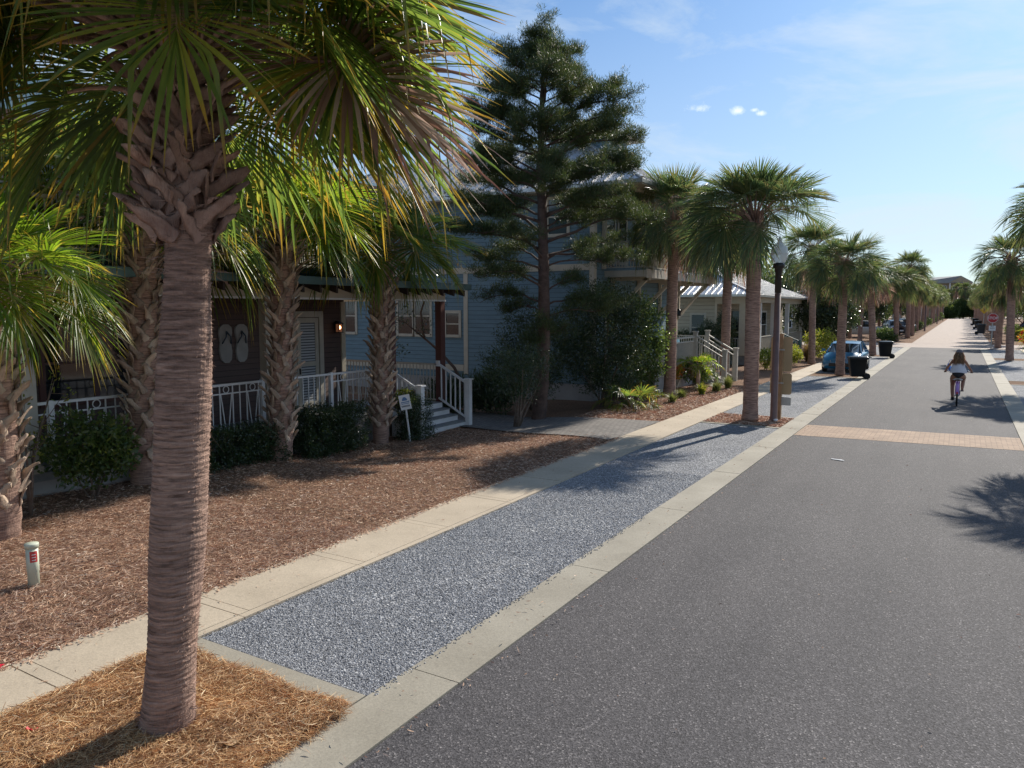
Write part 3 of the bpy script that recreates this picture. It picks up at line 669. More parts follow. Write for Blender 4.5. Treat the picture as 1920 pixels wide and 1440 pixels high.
def shrub(name,label,cat,loc,rx,ry,h,nc,nl,l,w,mat,stems=4,z0=.25,spread=.22,group=None,shape='round',seed=1,stemr=.018,upb=.3):
    rs=np.random.default_rng(seed); x,y,z=loc
    t=thing(name,label,cat,loc,group=group); C=[]
    while len(C)<nc:
        p=rs.uniform(-1,1,3)
        if shape=='round':
            if np.linalg.norm(p)>1: continue
            if np.linalg.norm(p)<.45: continue
        elif shape=='box': p=np.clip(p*1.15,-1,1)
        elif shape=='vase':
            if np.hypot(p[0],p[1])>.35+.65*(p[2]+1)/2: continue
            if rs.uniform()<.25: continue
        C.append([x+p[0]*rx,y+p[1]*ry,z+z0+(h-z0)*(p[2]+1)/2])
    C=np.array(C); g=G(); leaves(g,C,nl,spread,l,w,upb=upb); g.build('foliage',mat,t)
    if stems:
        g=G()
        for i in range(stems):
            e=C[rs.integers(len(C))]; a=rs.uniform(0,6.28); b=np.array([x+.08*math.cos(a),y+.08*math.sin(a),z-.05])
            m_=(b+e)/2+rs.normal(0,.06,3)+np.array([0,0,.1]); tt=np.linspace(0,1,6)[:,None]
            g.tube((1-tt)**2*b+2*tt*(1-tt)*m_+tt**2*e,np.linspace(stemr,stemr*.35,6),6)
        g.build('stem','stem',t)
    return t
# the tall conifer between the two houses
def conifer():
    x0,y0,z0=-10.55,19.1,-.22
    t=thing('pine_tree','tall dark conifer with uneven layered branches between the porch house and the blue house','tree',(x0,y0,z0))
    H=11.2; rs=np.random.default_rng(5)
    ax=lambda z:(x0+.10*math.sin(z*.5)+.02*z,y0+.08*math.sin(z*.6+1)); rd=lambda z:.205*(1-(z-z0)/H)**.75+.015
    g=G(); trunk(g,ax,rd,z0-.1,z0+H-.3,60,18,.012,14,seed=2); g.build('trunk','pinebark',t)
    gb=G(); TW=[];TR=[]
    # (height, azimuth in camera-right/away terms, length, rise)
    spec=[]
    env=[(1.9,.8),(2.7,1.5),(3.4,2.4),(4.2,2.8),(5.0,2.6),(5.6,3.0),(6.2,2.7),(6.9,2.5),(7.5,2.9),(8.2,2.5),(8.9,2.25),(9.5,1.75),(10.1,1.1),(10.7,.45)]
    zz=[e[0] for e in env]; ll=[e[1] for e in env]
    nb=84
    for i in range(nb):
        z=1.9+(H-.5-1.9)*((i+.5)/nb)**.92; a=i*2.4+rs.normal(0,.35); L=np.interp(z,zz,ll)*rs.uniform(.55,1.08)
        spec.append((z,a,L,rs.uniform(.0,.3)+.25*(z/H)))
    right=math.atan2(RT[1],RT[0])
    for z,r,L,rise in ((6.6,.0,2.5,.28),(6.9,.35,2.6,.38),(5.1,-.1,3.15,.22),(5.4,.25,3.2,.30),(4.6,.1,2.7,.02),(5.9,-.2,2.4,.1),(4.4,-.15,1.9,.0),(7.8,.1,1.8,.45),(6.9,math.pi,2.2,.25),(7.6,math.pi+.3,2.0,.3),(5.4,math.pi-.2,2.0,.4),(4.9,math.pi+.1,2.3,.25),(4.0,math.pi,2.0,.12),(3.4,math.pi-.3,1.9,.05),(3.3,0.1,2.1,.05),(8.3,math.pi,1.3,.5)):
        spec.append((z,right+r,L,rise))
    spec=[q for i,q in enumerate(spec) if i>=nb or q[0]>5.6 or rs.uniform()>.52]
    for z,a,L,rise in spec:
        bx,by=ax(z0+z); b=np.array([bx,by,z0+z]); d=np.array([math.cos(a),math.sin(a),0]); n=9
        tt=np.linspace(0,1,n); wob=rs.normal(0,.05,(n,3)).cumsum(0)*L*.35; wob[0]=0
        P=b+np.outer(tt*L,d)+np.outer(rise*L*tt**1.3+.12*L*np.sin(tt*3.1),UP)*.8+wob*.8
        gb.tube(P,np.linspace(max(.018,.05*L/3),.008,n),6)
        ns=int(5+L*5) if z<5.6 else int(8+L*8)
        for k in range(ns):
            u=rs.uniform(.28 if L>1.2 else .1,1.0); q=u*(n-1); i0=int(min(q,n-2)); p=P[i0]+(P[i0+1]-P[i0])*(q-i0)
            sa=a+rs.choice([-1,1])*rs.uniform(.2,1.3); sl=rs.uniform(.25,.62)*(1.15-.4*u)*min(1,L/1.6+.3)
            e=p+np.array([math.cos(sa),math.sin(sa),rs.uniform(.0,.75)])*sl
            gb.tube([p,(p+e)/2+UP*.03,e],[.010,.007,.004],4,cap=False)
            for v in (.35,.6,.8,1.0): TW.append(p+(e-p)*v+rs.normal(0,.07,3)); TR.append(.17 if v<1 else .2)
    gb.build('branches','pinebark',t)
    for i in range(60): TW.append(np.array([*ax(z0+H-.9),z0+H-.1])+rs.normal(0,1,3)*np.array([.22,.22,.5])*.7-UP*.3); TR.append(.13)
    TW=np.array(TW); TR=np.array(TR)
    g=G(); leaves(g,TW,50,TR*.9,.095,.012,upb=.9,flat=.8); g.build('crown','pine',t)
conifer()
# second thin sapling trunk leaning against the blue wall
t=thing('small_tree','thin crooked bare stemmed tree against the blue side wall','tree',(-12.9,18.9,-.2))
g=G(); P=np.array([[-12.9,18.9,-.25],[-13.1,18.9,.6],[-13.35,18.8,1.2],[-13.9,18.7,1.75],[-14.35,18.6,2.1],[-14.4,18.5,2.9],[-14.0,18.4,3.7]]); g.tube(P,np.linspace(.06,.025,7),7); g.tube([P[4],P[4]+np.array([-.6,-.2,.5]),P[4]+np.array([-1.0,-.3,.6])],[.03,.02,.01],6); g.build('trunk','pinebark',t)
g=G(); C=np.array([[-14.9,18.4,2.9],[-15.2,18.3,2.6],[-14.6,18.3,3.9],[-13.9,18.4,3.95],[-14.3,18.2,3.5],[-15.4,18.3,2.8],[-14.1,18.3,2.45],[-13.5,18.2,3.3],[-13.4,18.3,3.7],[-15.3,18.2,1.95],[-15.0,18.2,1.7]]); leaves(g,C,70,.32,.09,.035); g.build('crown','bushdark',t)
shrub('wax_myrtle','multi stemmed dark myrtle shrub in the mulch mound by the paver path','shrub',(-10.25,17.35,-.18),1.1,1.1,2.1,90,70,.07,.022,'bushdark',9,.75,.26,shape='vase',seed=3,stemr=.025)
shrub('large_shrub','big dark evergreen shrub hiding the corner of the blue house','shrub',(-10.0,22.4,-.15),1.6,1.4,4.1,270,80,.09,.035,'bushdark',7,.35,.33,seed=4,stemr=.03)
shrub('large_shrub','dark leafy shrub with glossy highlights beside the tallest bare palm trunk','shrub',(-9.25,24.3,-.1),.8,.8,3.5,120,70,.10,.045,'bush',5,.3,.3,seed=5)
shrub('large_shrub','low dark shrub behind the conifer trunk against the blue siding','shrub',(-11.7,20.7,-.2),1.3,.9,3.3,140,70,.08,.03,'bushdark',5,.3,.3,seed=6)
for i,(x,y,s,h,lab) in enumerate(((-12.3,19.4,.9,1.25,'dark spiky border plant left of the myrtle below the blue wall'),(-13.6,19.0,1.0,1.0,'dark spiky border plant behind the right stair railing'))):
    shrub('border_shrub',lab,'shrub',(x,y,-.2),s,.6,h,60,50,.22,.03,'bushdark',2,.05,.25,seed=7+i,upb=1.0)
def hedge(label,x,y,z,rx,ry,h,seed,mat='bushdark'):
    return shrub('hedge_shrub',label,'shrub',(x,y,z),rx,ry,h,int(420*rx*ry/.3*h),55,.045,.022,mat,3,.05,.13,shape='box',seed=seed,group='clipped hedges along the porch')
hedge('clipped box hedge in front of the railing right of the lattice palm trunk',-12.05,12.15,-.2,.32,.85,1.0,11)
hedge('clipped box hedge below the railing between the big trunk and lattice palm',-12.0,9.6,-.08,.3,.95,.75,12)
hedge('rounded clipped hedge beside the left stair post behind the yard sign',-11.75,14.75,-.25,.32,.36,1.05,13)
shrub('flowering_shrub','loose shrub with shiny pale tipped leaves in front of the left railing','shrub',(-11.75,6.55,-.02),.45,.75,1.35,90,45,.085,.04,'bush',5,.35,.22,seed=14)
shrub('flowering_shrub','small bright green shrub tip sticking up by the yard sign','shrub',(-11.95,14.6,-.25),.22,.22,1.25,20,30,.07,.035,'bushyel',3,.75,.14,seed=15)
# thin bare sapling at far left
t=thing('sapling','thin bare branching sapling with a few yellow leaves at the left railing','small tree',(-11.55,5.55,0))
g=G(); b=np.array([-11.55,5.55,-.05]); tips=[]
for dx,dy,h in ((-.15,-.3,1.9),(.05,.25,1.5),(-.1,.5,2.0),(.1,-.1,2.3),(0,.15,1.1)):
    e=b+np.array([dx,dy,h]); m_=b+np.array([dx*.2,dy*.2,h*.5]); g.tube([b,m_,e],[.022,.014,.006],6); tips.append(e)
    for k in range(3):
        q=m_+(e-m_)*(.3+.25*k); f=q+rng.normal(0,.18,3)+UP*.2; g.tube([q,f],[.008,.003],4); tips.append(f)
g.build('branches','stem',t); g=G(); leaves(g,np.array(tips),9,.14,.07,.03); g.build('leaves','bushyel',t)
# planting by the blue house stairs
def fanplant(name,label,cat,loc,n,L,Lp,mat,seed,h0=.1,stemh=0,nl=20,e_lo=-10):
    t=thing(name,label,cat,loc); g=G()
    if stemh:
        g2=G(); g2.tube([(loc[0],loc[1],loc[2]-.05),(loc[0],loc[1],loc[2]+stemh)],[.09,.07],10); g2.build('trunk','boot',t)
    crown(g,(loc[0],loc[1],loc[2]+h0+stemh),n,L,Lp,nl,4,seed,.3,80,e_lo,.035,dead=1); g.build('fronds',[mat,'frond_dead','stem'],t,tv=True); return t
fanplant('dwarf_palm','small bright fan palm in the bed before the blue house ramp','palm',(-8.3,27.3,0),15,.42,.45,'frond_bright',41,.1,.75)
fanplant('palmetto','dark saw palmetto clump at the pavement edge under the big shrub','palm',(-8.6,21.6,-.05),20,.5,.6,'frond',42,.1)
fanplant('palmetto','dark palmetto behind the pavement left of the bare palm trunk','palm',(-9.3,23.2,-.1),16,.5,.55,'frond_far',43,.1)
def tuft(name,label,loc,n,h,w,mat,seed,spread=.5,cat='grass'):
    rs=np.random.default_rng(seed); a=rs.uniform(0,6.28,n); l=h*rs.uniform(.6,1.2,n); o=rs.uniform(.15,1,n)*spread
    t=np.linspace(0,1,5)[None,:]; X=loc[0]+rs.normal(0,.04,n)[:,None]+(np.cos(a)*o)[:,None]*t**1.6*1; Y=loc[1]+rs.normal(0,.04,n)[:,None]+(np.sin(a)*o)[:,None]*t**1.6
    Z=loc[2]-.02+l[:,None]*(t-.38*t**2.6*(o/spread)[:,None])
    ww=w*(1-t)**.7+.001; ox=-np.sin(a)[:,None]*ww/2; oy=np.cos(a)[:,None]*ww/2
    g=G(); g.grid(np.stack([np.stack([X-ox,Y-oy,Z],-1),np.stack([X+ox,Y+oy,Z],-1)],2)); o_=g.build(name,mat); o_.location=(0,0,0)
    return tag(o_,label,cat)
tuft('grass_tuft','rounded grass tuft at the foot of the near cream stair newel',(-7.45,28.3,0),700,.55,.012,'grassgr',1,.38)
tuft('grass_tuft','small yellow green clump left of the dwarf fan palm by the pavement',(-8.05,24.6,0),260,.35,.03,'grassgr',2,.35,'plant')
tuft('lily_clump','strappy bright green leaves in the mulch below the dwarf fan palm',(-7.85,26.3,0),120,.45,.045,'bushyel',3,.4,'plant')
tuft('lily_clump','strappy leaves between the dwarf fan palm and the grass tuft',(-7.6,27.3,0),110,.42,.045,'grassgr',4,.4,'plant')
tuft('lily_clump','low strappy plant right of the palmetto clump in the mulch',(-7.95,23.4,0),130,.35,.04,'grassgr',5,.4,'plant')
tuft('grass_tuft','tawny fountain grass behind the blue parked car',(-7.6,46.2,0),900,1.1,.014,'grassor',6,.8)
shrub('white_edged_shrub','bushy plant with pale glossy leaves behind the dwarf fan palm','shrub',(-8.75,28.4,0),.55,.6,1.0,55,35,.11,.06,'bush',4,.15,.2,seed=21)
shrub('flowering_shrub','red and yellow leaved plant behind the dwarf fan palm','shrub',(-9.15,27.2,.4),.3,.3,.45,14,25,.14,.04,'redleaf',0,.05,.14,seed=22)
for i,(x,y,lab) in enumerate(((-8.3,38.7,'pale green rounded shrub left of the tan sign backs'),(-7.9,42.6,'yellowish rounded shrub right of the tan sign backs'),(-8.2,44.2,'pale leaved shrub beside the teal porch steps'))):
    shrub('rounded_shrub',lab,'shrub',(x,y,0),.6,.6,.95,60,45,.08,.045,'bushyel',3,.1,.18,seed=23+i)
for i,(x,y,h,lab) in enumerate(((-11.6,39.6,2.4,'tall feathery dark shrub against the cream wall of the cottage'),(-10.6,39.4,2.9,'upright dark shrub by the cottage door seen over the stair rail'),(-12.9,39.8,1.8,'dark bushy shrub at the left of the cottage wall'))):
    shrub('upright_shrub',lab,'shrub',(x,y,0),.55,.45,h,90,45,.16,.03,'bushdark',4,.2,.22,seed=26+i)
shrub('magnolia_tree','broad glossy leaved magnolia beyond the cottage porch','tree',(-8.3,57.5,0),2.1,2.0,4.8,230,48,.19,.085,'bushdark',6,.5,.5,seed=30,stemr=.06)
shrub('glossy_shrub','yellow flecked shrub below the magnolia beside the pavement','shrub',(-7.5,50.2,0),.9,.9,1.7,70,40,.12,.06,'bushyel',3,.2,.3,seed=31)
# trees and hedges farther off
rs=np.random.default_rng(77)
farspec=[(-14,62,3.2,6.5),(-17,70,3.5,7),(-11.0,82,2.4,5.0),(-14,95,3.6,6.8),(-11.5,110,3.2,6.4),(-12,130,3.6,6.8),(-12,150,3.6,6.8),(-13.5,175,3.5,7),(-13,205,3.5,7),(-13,240,4,7.5),(-12,275,4,7.5)]
lab_l=['bushy dark tree behind the magnolia','wide dark tree behind the second row palms near the cross street','low leafy tree behind the white pickup','dense tree behind the dark parked vans on the left']
for i,(x,y,r,h) in enumerate(farspec):
    lab=lab_l[i] if i<4 else f'dense leafy tree backing the left palm rows beyond the cross street, {ordn[i-4]} past the vans'
    shrub('broadleaf_tree',lab,'tree',(x,y,0),r,r,h,90,70,.26,.15,'bush' if i%2 else 'bushdark',4,1.0,.85,seed=40+i,stemr=.1,group='trees behind the left palms')
for i,(x,y,r,h) in enumerate(((11,66,3,5.5),(12,84,3.4,6),(10.5,104,3,6),(11,125,3.2,6.5),(11,150,3.4,6.5),(11,185,3.6,7),(11,230,4,7.5),(11.5,275,4,7.5))):
    shrub('broadleaf_tree',f'dense leafy tree backing the right palm rows, {ordn[i]} from the stop sign','tree',(x,y,0),r,r,h,90,70,.26,.15,'bushdark' if i%2 else 'bush',4,1.0,.85,seed=60+i,stemr=.1,group='trees behind the right palms')
for i,(x,y,lab) in enumerate(((-3.9,283,'dark rounded bush at the left of the street end'),(-.4,288,'wide dark bush closing the street end'),(3.4,286,'dark bush at the right of the street end'))):
    shrub('street_end_bush',lab,'shrub',(x,y,0),3.2,2.5,6.2 if i else 4,150,60,.34,.22,'bush',0,.3,.9,seed=80+i)
for i,(x,y,h) in enumerate(((-6.6,86,1.0),(-5.9,79,.8),(-5.7,104,1.1),(-5.6,125,1.2),(-5.3,150,1.5),(-5.3,190,2),(-5,230,2.2))):
    shrub('verge_shrub',f'rounded low shrub on the left verge beyond the crossing, {ordn[i]} from the camera','shrub',(x,y,0),.9,1.1,h,50,40,.14,.07,'bush',0,.05,.3,seed=90+i,group='low shrubs on the left verge')
for i,(x,y,h) in enumerate(((5.7,60,1.0),(5.9,64,1.0),(6.1,77.5,1.2),(4.9,88,1.2),(5.0,100,1.3))):
    shrub('verge_shrub',f'rounded low shrub on the right verge, {ordn[i]} from the camera','shrub',(x,y,0),.8,1.3,h,60,45,.12,.06,'bushyel' if i%2 else 'bush',0,.05,.28,seed=100+i,group='low shrubs on the right verge')
fanplant('dwarf_palm','bright leafy palm behind the right gravel strip near the stop sign','palm',(4.9,63.5,0),14,.9,.8,'frond_bright',45,.3,.9)
shrub('flowering_shrub','orange and yellow flowering clump behind the stop sign palms','shrub',(4.6,70.6,0),.5,.5,1.5,24,30,.18,.07,'redleaf',0,.2,.3,seed=110)
# ------------------------------------------------------------------ buildings
def part(name,fn,mats,parent,tv=False):
    g=G(); fn(g); return g.build(name,mats,parent,tv=tv)
def window_y(parent,x0,x1,z0,z1,y,trim='trim',sash=True,blind=None,face=-1,tw=.11,mull=0):
    """window in a wall of constant y; face -1 looks towards -y"""
    f=face
    def fr(g):
        a=y+f*.035
        g.box(x0-tw,x0,y,a,z0-tw,z1+tw); g.box(x1,x1+tw,y,a,z0-tw,z1+tw); g.box(x0,x1,y,a,z1,z1+tw); g.box(x0-.03,x1+.03,y,y+f*.06,z0-tw,z0)
        if sash: g.box(x0,x1,y,y+f*.02,(z0+z1)/2-.025,(z0+z1)/2+.025)
        for k in range(mull): xm=x0+(x1-x0)*(k+1)/(mull+1); g.box(xm-.05,xm+.05,y,y+f*.03,z0,z1)
    w=part('window',fr,trim,parent)
    part('pane',lambda g:g.box(x0,x1,y+f*.004,y+f*.012,z0,z1),blind or 'glass',w); return w
def window_x(parent,y0,y1,z0,z1,x,trim='trim',sash=True,blind=None,face=1,tw=.11,mull=0,name='window'):
    f=face
    def fr(g):
        a=x+f*.035
        g.box(x,a,y0-tw,y0,z0-tw,z1+tw); g.box(x,a,y1,y1+tw,z0-tw,z1+tw); g.box(x,a,y0,y1,z1,z1+tw); g.box(x,x+f*.06,y0-.03,y1+.03,z0-tw,z0)
        if sash: g.box(x,x+f*.02,y0,y1,(z0+z1)/2-.025,(z0+z1)/2+.025)
        for k in range(mull): ym=y0+(y1-y0)*(k+1)/(mull+1); g.box(x,x+f*.03,ym-.05,ym+.05,z0,z1)
    w=part(name,fr,trim,parent)
    part('pane',lambda g:g.box(x+f*.004,x+f*.012,y0,y1,z0,z1),blind or 'glass',w); return w
# --- house 1: brown porch house
H1=thing('porch_house','brown beach house with deep porch, cream beam and white patterned railing','house',(-13.2,8,-.1))
XF=-14.4
def f(g):
    g.box(XF-8,XF,-6,15.1,-.3,3.62); 
part('wall',f,'brownsiding',H1)
part('corner_board',lambda g:(g.box(XF+.002,XF+.04,14.98,15.13,.39,3.2),g.box(XF-.12,XF-.001,15.102,15.14,.39,3.6)),'trim',H1)
def f(g):
    g.box(XF-8,XF-.4,-6,15.1,3.63,6.35)
part('upper_wall',f,'creamsiding',H1)
for y0,y1 in ((3.9,4.8),(7.0,7.9),(8.4,9.3),(11.5,12.6),(13.3,14.3)):
    window_x(H1,y0,y1,4.75,5.85,XF-.4,'white')
part('deck',lambda g:g.box(XF+.002,-12.52,-6,17.05,.25,.385),'deck',H1)
part('porch_skirt',lambda g:(g.box(-12.66,-12.54,-6,14.6,-.45,.248),g.box(-16,-12.56,17.0,17.1,-.45,.248),g.box(-12.66,-12.54,14.6,14.75,-.45,.248)),'stucco',H1)
part('beam',lambda g:(g.box(-12.68,-12.52,-6,17.2,3.24,3.58),g.box(-16.5,-12.69,17.04,17.18,3.24,3.58)),'trim',H1)
part('beam_trim',lambda g:g.box(-12.517,-12.49,-6,17.2,3.22,3.265),'white',H1)
part('porch_ceiling',lambda g:g.box(XF+.003,-12.7,-6,17.0,3.3,3.34),'ceiling',H1)
for k in range(28):
        g=G(); y=3.9+k*.5; g.hexa([(-12.50,y,3.50),(-12.02,y,3.36),(-12.02,y+.06,3.36),(-12.50,y+.06,3.50),(-12.50,y,3.63),(-12.02,y,3.52),(-12.02,y+.06,3.52),(-12.50,y+.06,3.63)]); g.build('rafter','rafter',H1)
def f(g):
    g.hexa([(-13.6,-6,3.80),(-11.95,-6,3.53),(-11.95,17.6,3.53),(-13.6,17.6,3.80),(-13.6,-6,3.90),(-11.95,-6,3.60),(-11.95,17.6,3.60),(-13.6,17.6,3.90)])
    g.box(-12.0,-11.90,-6.02,17.62,3.54,3.70)
    for k in range(58):
        y=-5.8+k*.4; g.bar((-13.5,y,3.905),(-12.0,y,3.63),.025,.04)
part('porch_roof',f,'roofgreen',H1)
part('balcony_floor',lambda g:g.box(-14.78,-13.0,-6,15.1,3.78,3.96),'roofgreen',H1)
def f(g):
    g.box(-13.03,-12.97,-6,15.1,4.82,4.88); g.box(-13.02,-12.98,-6,15.1,4.02,4.06)
    for k in range(130):
        y=-1+k*.125
        if y<15.1: g.box(-13.01,-12.99,y,y+.022,4.06,4.82)
    for k in range(11): g.box(-13.05,-12.95,-5.0+k*2,-4.9+k*2,3.96,4.95)
part('balcony_railing',f,'greytrim',H1)
def f(g):
    xo=XF+1.0
    g.hexa([(xo,-7,6.05),(xo,16,6.05),(XF-9,16,6.05),(XF-9,-7,6.05),(xo,-7,6.22),(xo,16,6.22),(XF-9,16,6.22),(XF-9,-7,6.22)])
    g.hexa([(xo,-7,6.225),(xo,16,6.225),(XF-9,16,6.225),(XF-9,-7,6.225),(XF-4,-3,8.4),(XF-4,12,8.4),(XF-4.2,12,8.4),(XF-4.2,-3,8.4)],1)
part('roof',f,['brownpost','roofgreen'],H1)
for y in (6.11,10.93): part('post',lambda g:(g.box(-12.73,-12.53,y-.11,y+.11,.387,3.238),g.box(-12.76,-12.50,y-.14,y+.14,.387,.50)),'greytrim',H1)
for y in (8.35,14.95,17.12): part('post',lambda g:(g.box(-12.74,-12.54,y-.1,y+.1,.387,3.238)),'brownpost',H1)
def rail(g,y0,y1,pat):
    X=-12.6
    g.box(X-.035,X+.035,y0,y1,1.47,1.515); g.box(X-.02,X+.02,y0,y1,.40,.44)
    if pat:
        g.box(X-.012,X+.012,y0,y1,1.30,1.325); n=max(1,round((y1-y0)/.62)); w=(y1-y0)/n
        for k in range(n):
            c=y0+w*(k+.5)
            for s in (-1,1):
                g.bar((X,c+s*.155,.44),(X,c+s*.155,1.47),.020,.020); g.bar((X,c+s*.13,1.30),(X,c+s*.02,.46),.016,.016)
            th=np.linspace(0,2*np.pi,13); g.tube([(X,c+.068*math.cos(q),1.395+.068*math.sin(q)) for q in th],.010,5,cap=False)
            g.bar((X,y0+w*k+.0,.44),(X,y0+w*k,1.47),.018,.018)
    else:
        n=int((y1-y0)/.17)
        for k in range(1,n+1): yy_=y0+(y1-y0)*k/(n+1); g.bar((X,yy_,.44),(X,yy_,1.47),.018,.018)
rl=part('railing',lambda g:(rail(g,-2,6.0,1),rail(g,6.22,10.82,1),rail(g,11.04,12.72,0),rail(g,12.78,14.2,1)),'white',H1)
for y in (12.75,14.24,6.45,10.75,3.0): part('post',lambda g:(g.box(-12.64,-12.56,y-.04,y+.04,.30,1.53)),'white',rl)
def f(g):
    for y,x0,x1 in ((17.02,-16.4,-12.75),):
        g.box(x0,x1,y-.03,y+.03,1.42,1.47); g.box(x0,x1,y-.02,y+.02,.42,.46)
        for k in range(30): xx_=x0+(x1-x0)*(k+.5)/30; g.box(xx_-.01,xx_+.01,y-.01,y+.01,.46,1.42)
part('side_railing',f,'greytrim',H1)
d=part('door',lambda g:(g.box(XF,XF+.05,13.22,13.36,.386,2.95),g.box(XF,XF+.05,14.16,14.30,.386,2.95),g.box(XF,XF+.05,13.36,14.16,2.80,2.95),g.box(XF+.0,XF+.035,13.40,13.52,.40,2.78),g.box(XF+.0,XF+.035,14.02,14.13,.40,2.78),g.box(XF,XF+.035,13.52,14.02,.40,.62),g.box(XF,XF+.035,13.52,14.02,2.66,2.78),g.box(XF,XF+.036,13.52,14.02,1.55,1.66)),'greytrim',H1)
part('pane',lambda g:g.box(XF,XF+.015,13.52,14.02,.62,2.66),'blinds',d)
part('handle',lambda g:g.bar((XF+.05,13.46,1.35),(XF+.05,13.46,1.50),.03),'black',d)
window_x(H1,7.3,9.2,1.3,2.7,XF,'brownpost',mull=1)
# steps with white railings
st=part('steps',lambda g:[g.box(-12.52+.28*k,-12.52+.28*(k+1),14.82,16.98,-.45,.36-.155*(k+1)) for k in range(3)]+[g.box(-12.518,-12.50,14.82,16.98,.21,.37)],'white',H1)
part('tread',lambda g:[g.box(-12.515+.28*k,-12.52+.28*(k+1)+.02,14.80,17.0,.362-.155*(k+1),.392-.155*(k+1)) for k in range(3)],'deck',st)
def srail(y):
    def f(g):
        a=(-12.62,y,1.46); b=(-11.62,y,.95); g.bar(a,b,.05,.06); g.bar((-12.62,y,.50),(-11.62,y,-.02),.035,.05)
        for k in range(6):
            u=(k+.6)/6.3; g.bar((-12.62+u,y,.50-.52*u),(-12.62+u,y,1.44-.51*u),.030)
    return f
for y in (14.86,17.0):
    r_=part('stair_railing',srail(y),'white',H1)
    part('newel_post',lambda g:(g.box(-11.67,-11.53,y-.07,y+.07,-.35,1.06),g.box(-11.70,-11.50,y-.10,y+.10,1.062,1.10)),'white',r_)
    part('post',lambda g:g.box(-12.68,-12.58,y-.05,y+.05,1.40,1.56),'white',r_)
# sandal wall art, lantern
t=thing('sandal_wall_art','pair of large pale flip flop sandals hung on the dark porch wall','wall decoration',(XF+.02,11.5,2.2))
for k,(yc) in enumerate((11.27,11.69)):
    s_=1 if k else -1
    def f(g):
        zz_=np.linspace(0,1,14); out=[]
        wd=.185*np.interp(zz_,[0,.08,.3,.55,.8,.93,1],[.35,.8,1.0,.80,1.08,.92,.40])
        P=[]
        for q,w_ in zip(zz_,wd): 
            z=1.78+q*.88; c=yc+s_*.02*math.sin(q*3)
            P.append([(XF+.015,c-w_,z),(XF+.045,c-w_*.9,z),(XF+.045,c+w_*.9,z),(XF+.015,c+w_,z)])
        g.grid(np.array(P),smooth=False); 
    so=part('sandal',f,'stucco',t)
    part('strap',lambda g:(g.tube([(XF+.05,yc-.12,2.22),(XF+.12,yc-.06,2.38),(XF+.05,yc,2.5)],.016,6),g.tube([(XF+.05,yc+.12,2.22),(XF+.12,yc+.06,2.38),(XF+.05,yc,2.5)],.016,6)),'signdark',so)
def lantern(label,x,y,z,lit,dirx=1,diry=0):
    t=thing('wall_lantern',label,'lantern',(x,y,z)); cx=x+dirx*.12; cy=y+diry*.12
    part('bracket',lambda g:(g.box(x,x+.02*dirx+.01,y-.05,y+.05,z-.05,z+.15),g.bar((x,y,z+.16),(cx,cy,z+.16),.025)),'black',t)
    part('frame',lambda g:[g.box(cx+i*.07-.008,cx+i*.07+.008,cy+j*.07-.008,cy+j*.07+.008,z-.12,z+.09) for i in(-1,1) for j in(-1,1)]+[g.box(cx-.085,cx+.085,cy-.085,cy+.085,z-.14,z-.12),g.hexa([(cx-.1,cy-.1,z+.09),(cx+.1,cy-.1,z+.09),(cx+.1,cy+.1,z+.09),(cx-.1,cy+.1,z+.09),(cx-.02,cy-.02,z+.17),(cx+.02,cy-.02,z+.17),(cx+.02,cy+.02,z+.17),(cx-.02,cy+.02,z+.17)])],'black',t)
    part('glass',lambda g:g.box(cx-.055,cx+.055,cy-.055,cy+.055,z-.118,z+.088),'amberglass' if lit else 'glass',t)
    if lit: part('bulb',lambda g:g.lathe([(0,-.05),(.03,-.02),(.03,.02),(0,.05)],10,0,(cx+.06,cy-.03,z)),'flame',t)
lantern('lit amber wall lantern beside the glazed porch door',XF+.03,14.77,2.52,True)
# --- house 2: blue two storey house
H2=thing('blue_house','blue lap sided two storey house with cream corner boards, balcony on brackets','house',(-13,26,-.1))
YS=23.85
part('wall',lambda g:(g.box(-26,-11,YS,32.8,.35,7.15)),'bluesiding',H2)
part('foundation',lambda g:g.box(-25.98,-11.02,YS+.02,32.78,-.5,.348),'stucco',H2)
def f(g):
    g.box(-11.16,-10.975,YS-.025,YS-.001,.35,7.15); g.box(-10.999,-10.97,YS,YS+.16,.35,7.15)
    g.box(-16.47,-16.28,YS-.025,YS-.001,.5,4.35); g.box(-10.999,-10.97,32.62,32.82,.35,4.1); g.box(-11.18,-10.97,32.801,32.83,.35,4.1)
part('corner_board',f,'trim',H2)
part('belly_band',lambda g:(g.box(-26,-11.17,YS-.035,YS-.001,4.36,4.58),g.box(-26,-16.48,YS-.035,YS-.001,.62,.86)),'trim',H2)
window_y(H2,-12.78,-12.05,5.66,6.85,YS)
window_y(H2,-22.6,-22.05,2.05,3.4,YS)
window_y(H2,-19.70,-18.98,2.02,3.45,YS); window_y(H2,-18.82,-18.10,2.02,3.45,YS)
window_y(H2,-17.3,-16.7,2.02,2.85,YS)
window_x(H2,24.9,25.8,1.1,3.1,-11,'trim')
dd=window_x(H2,27.2,28.2,.75,2.9,-11,'white',name='door')
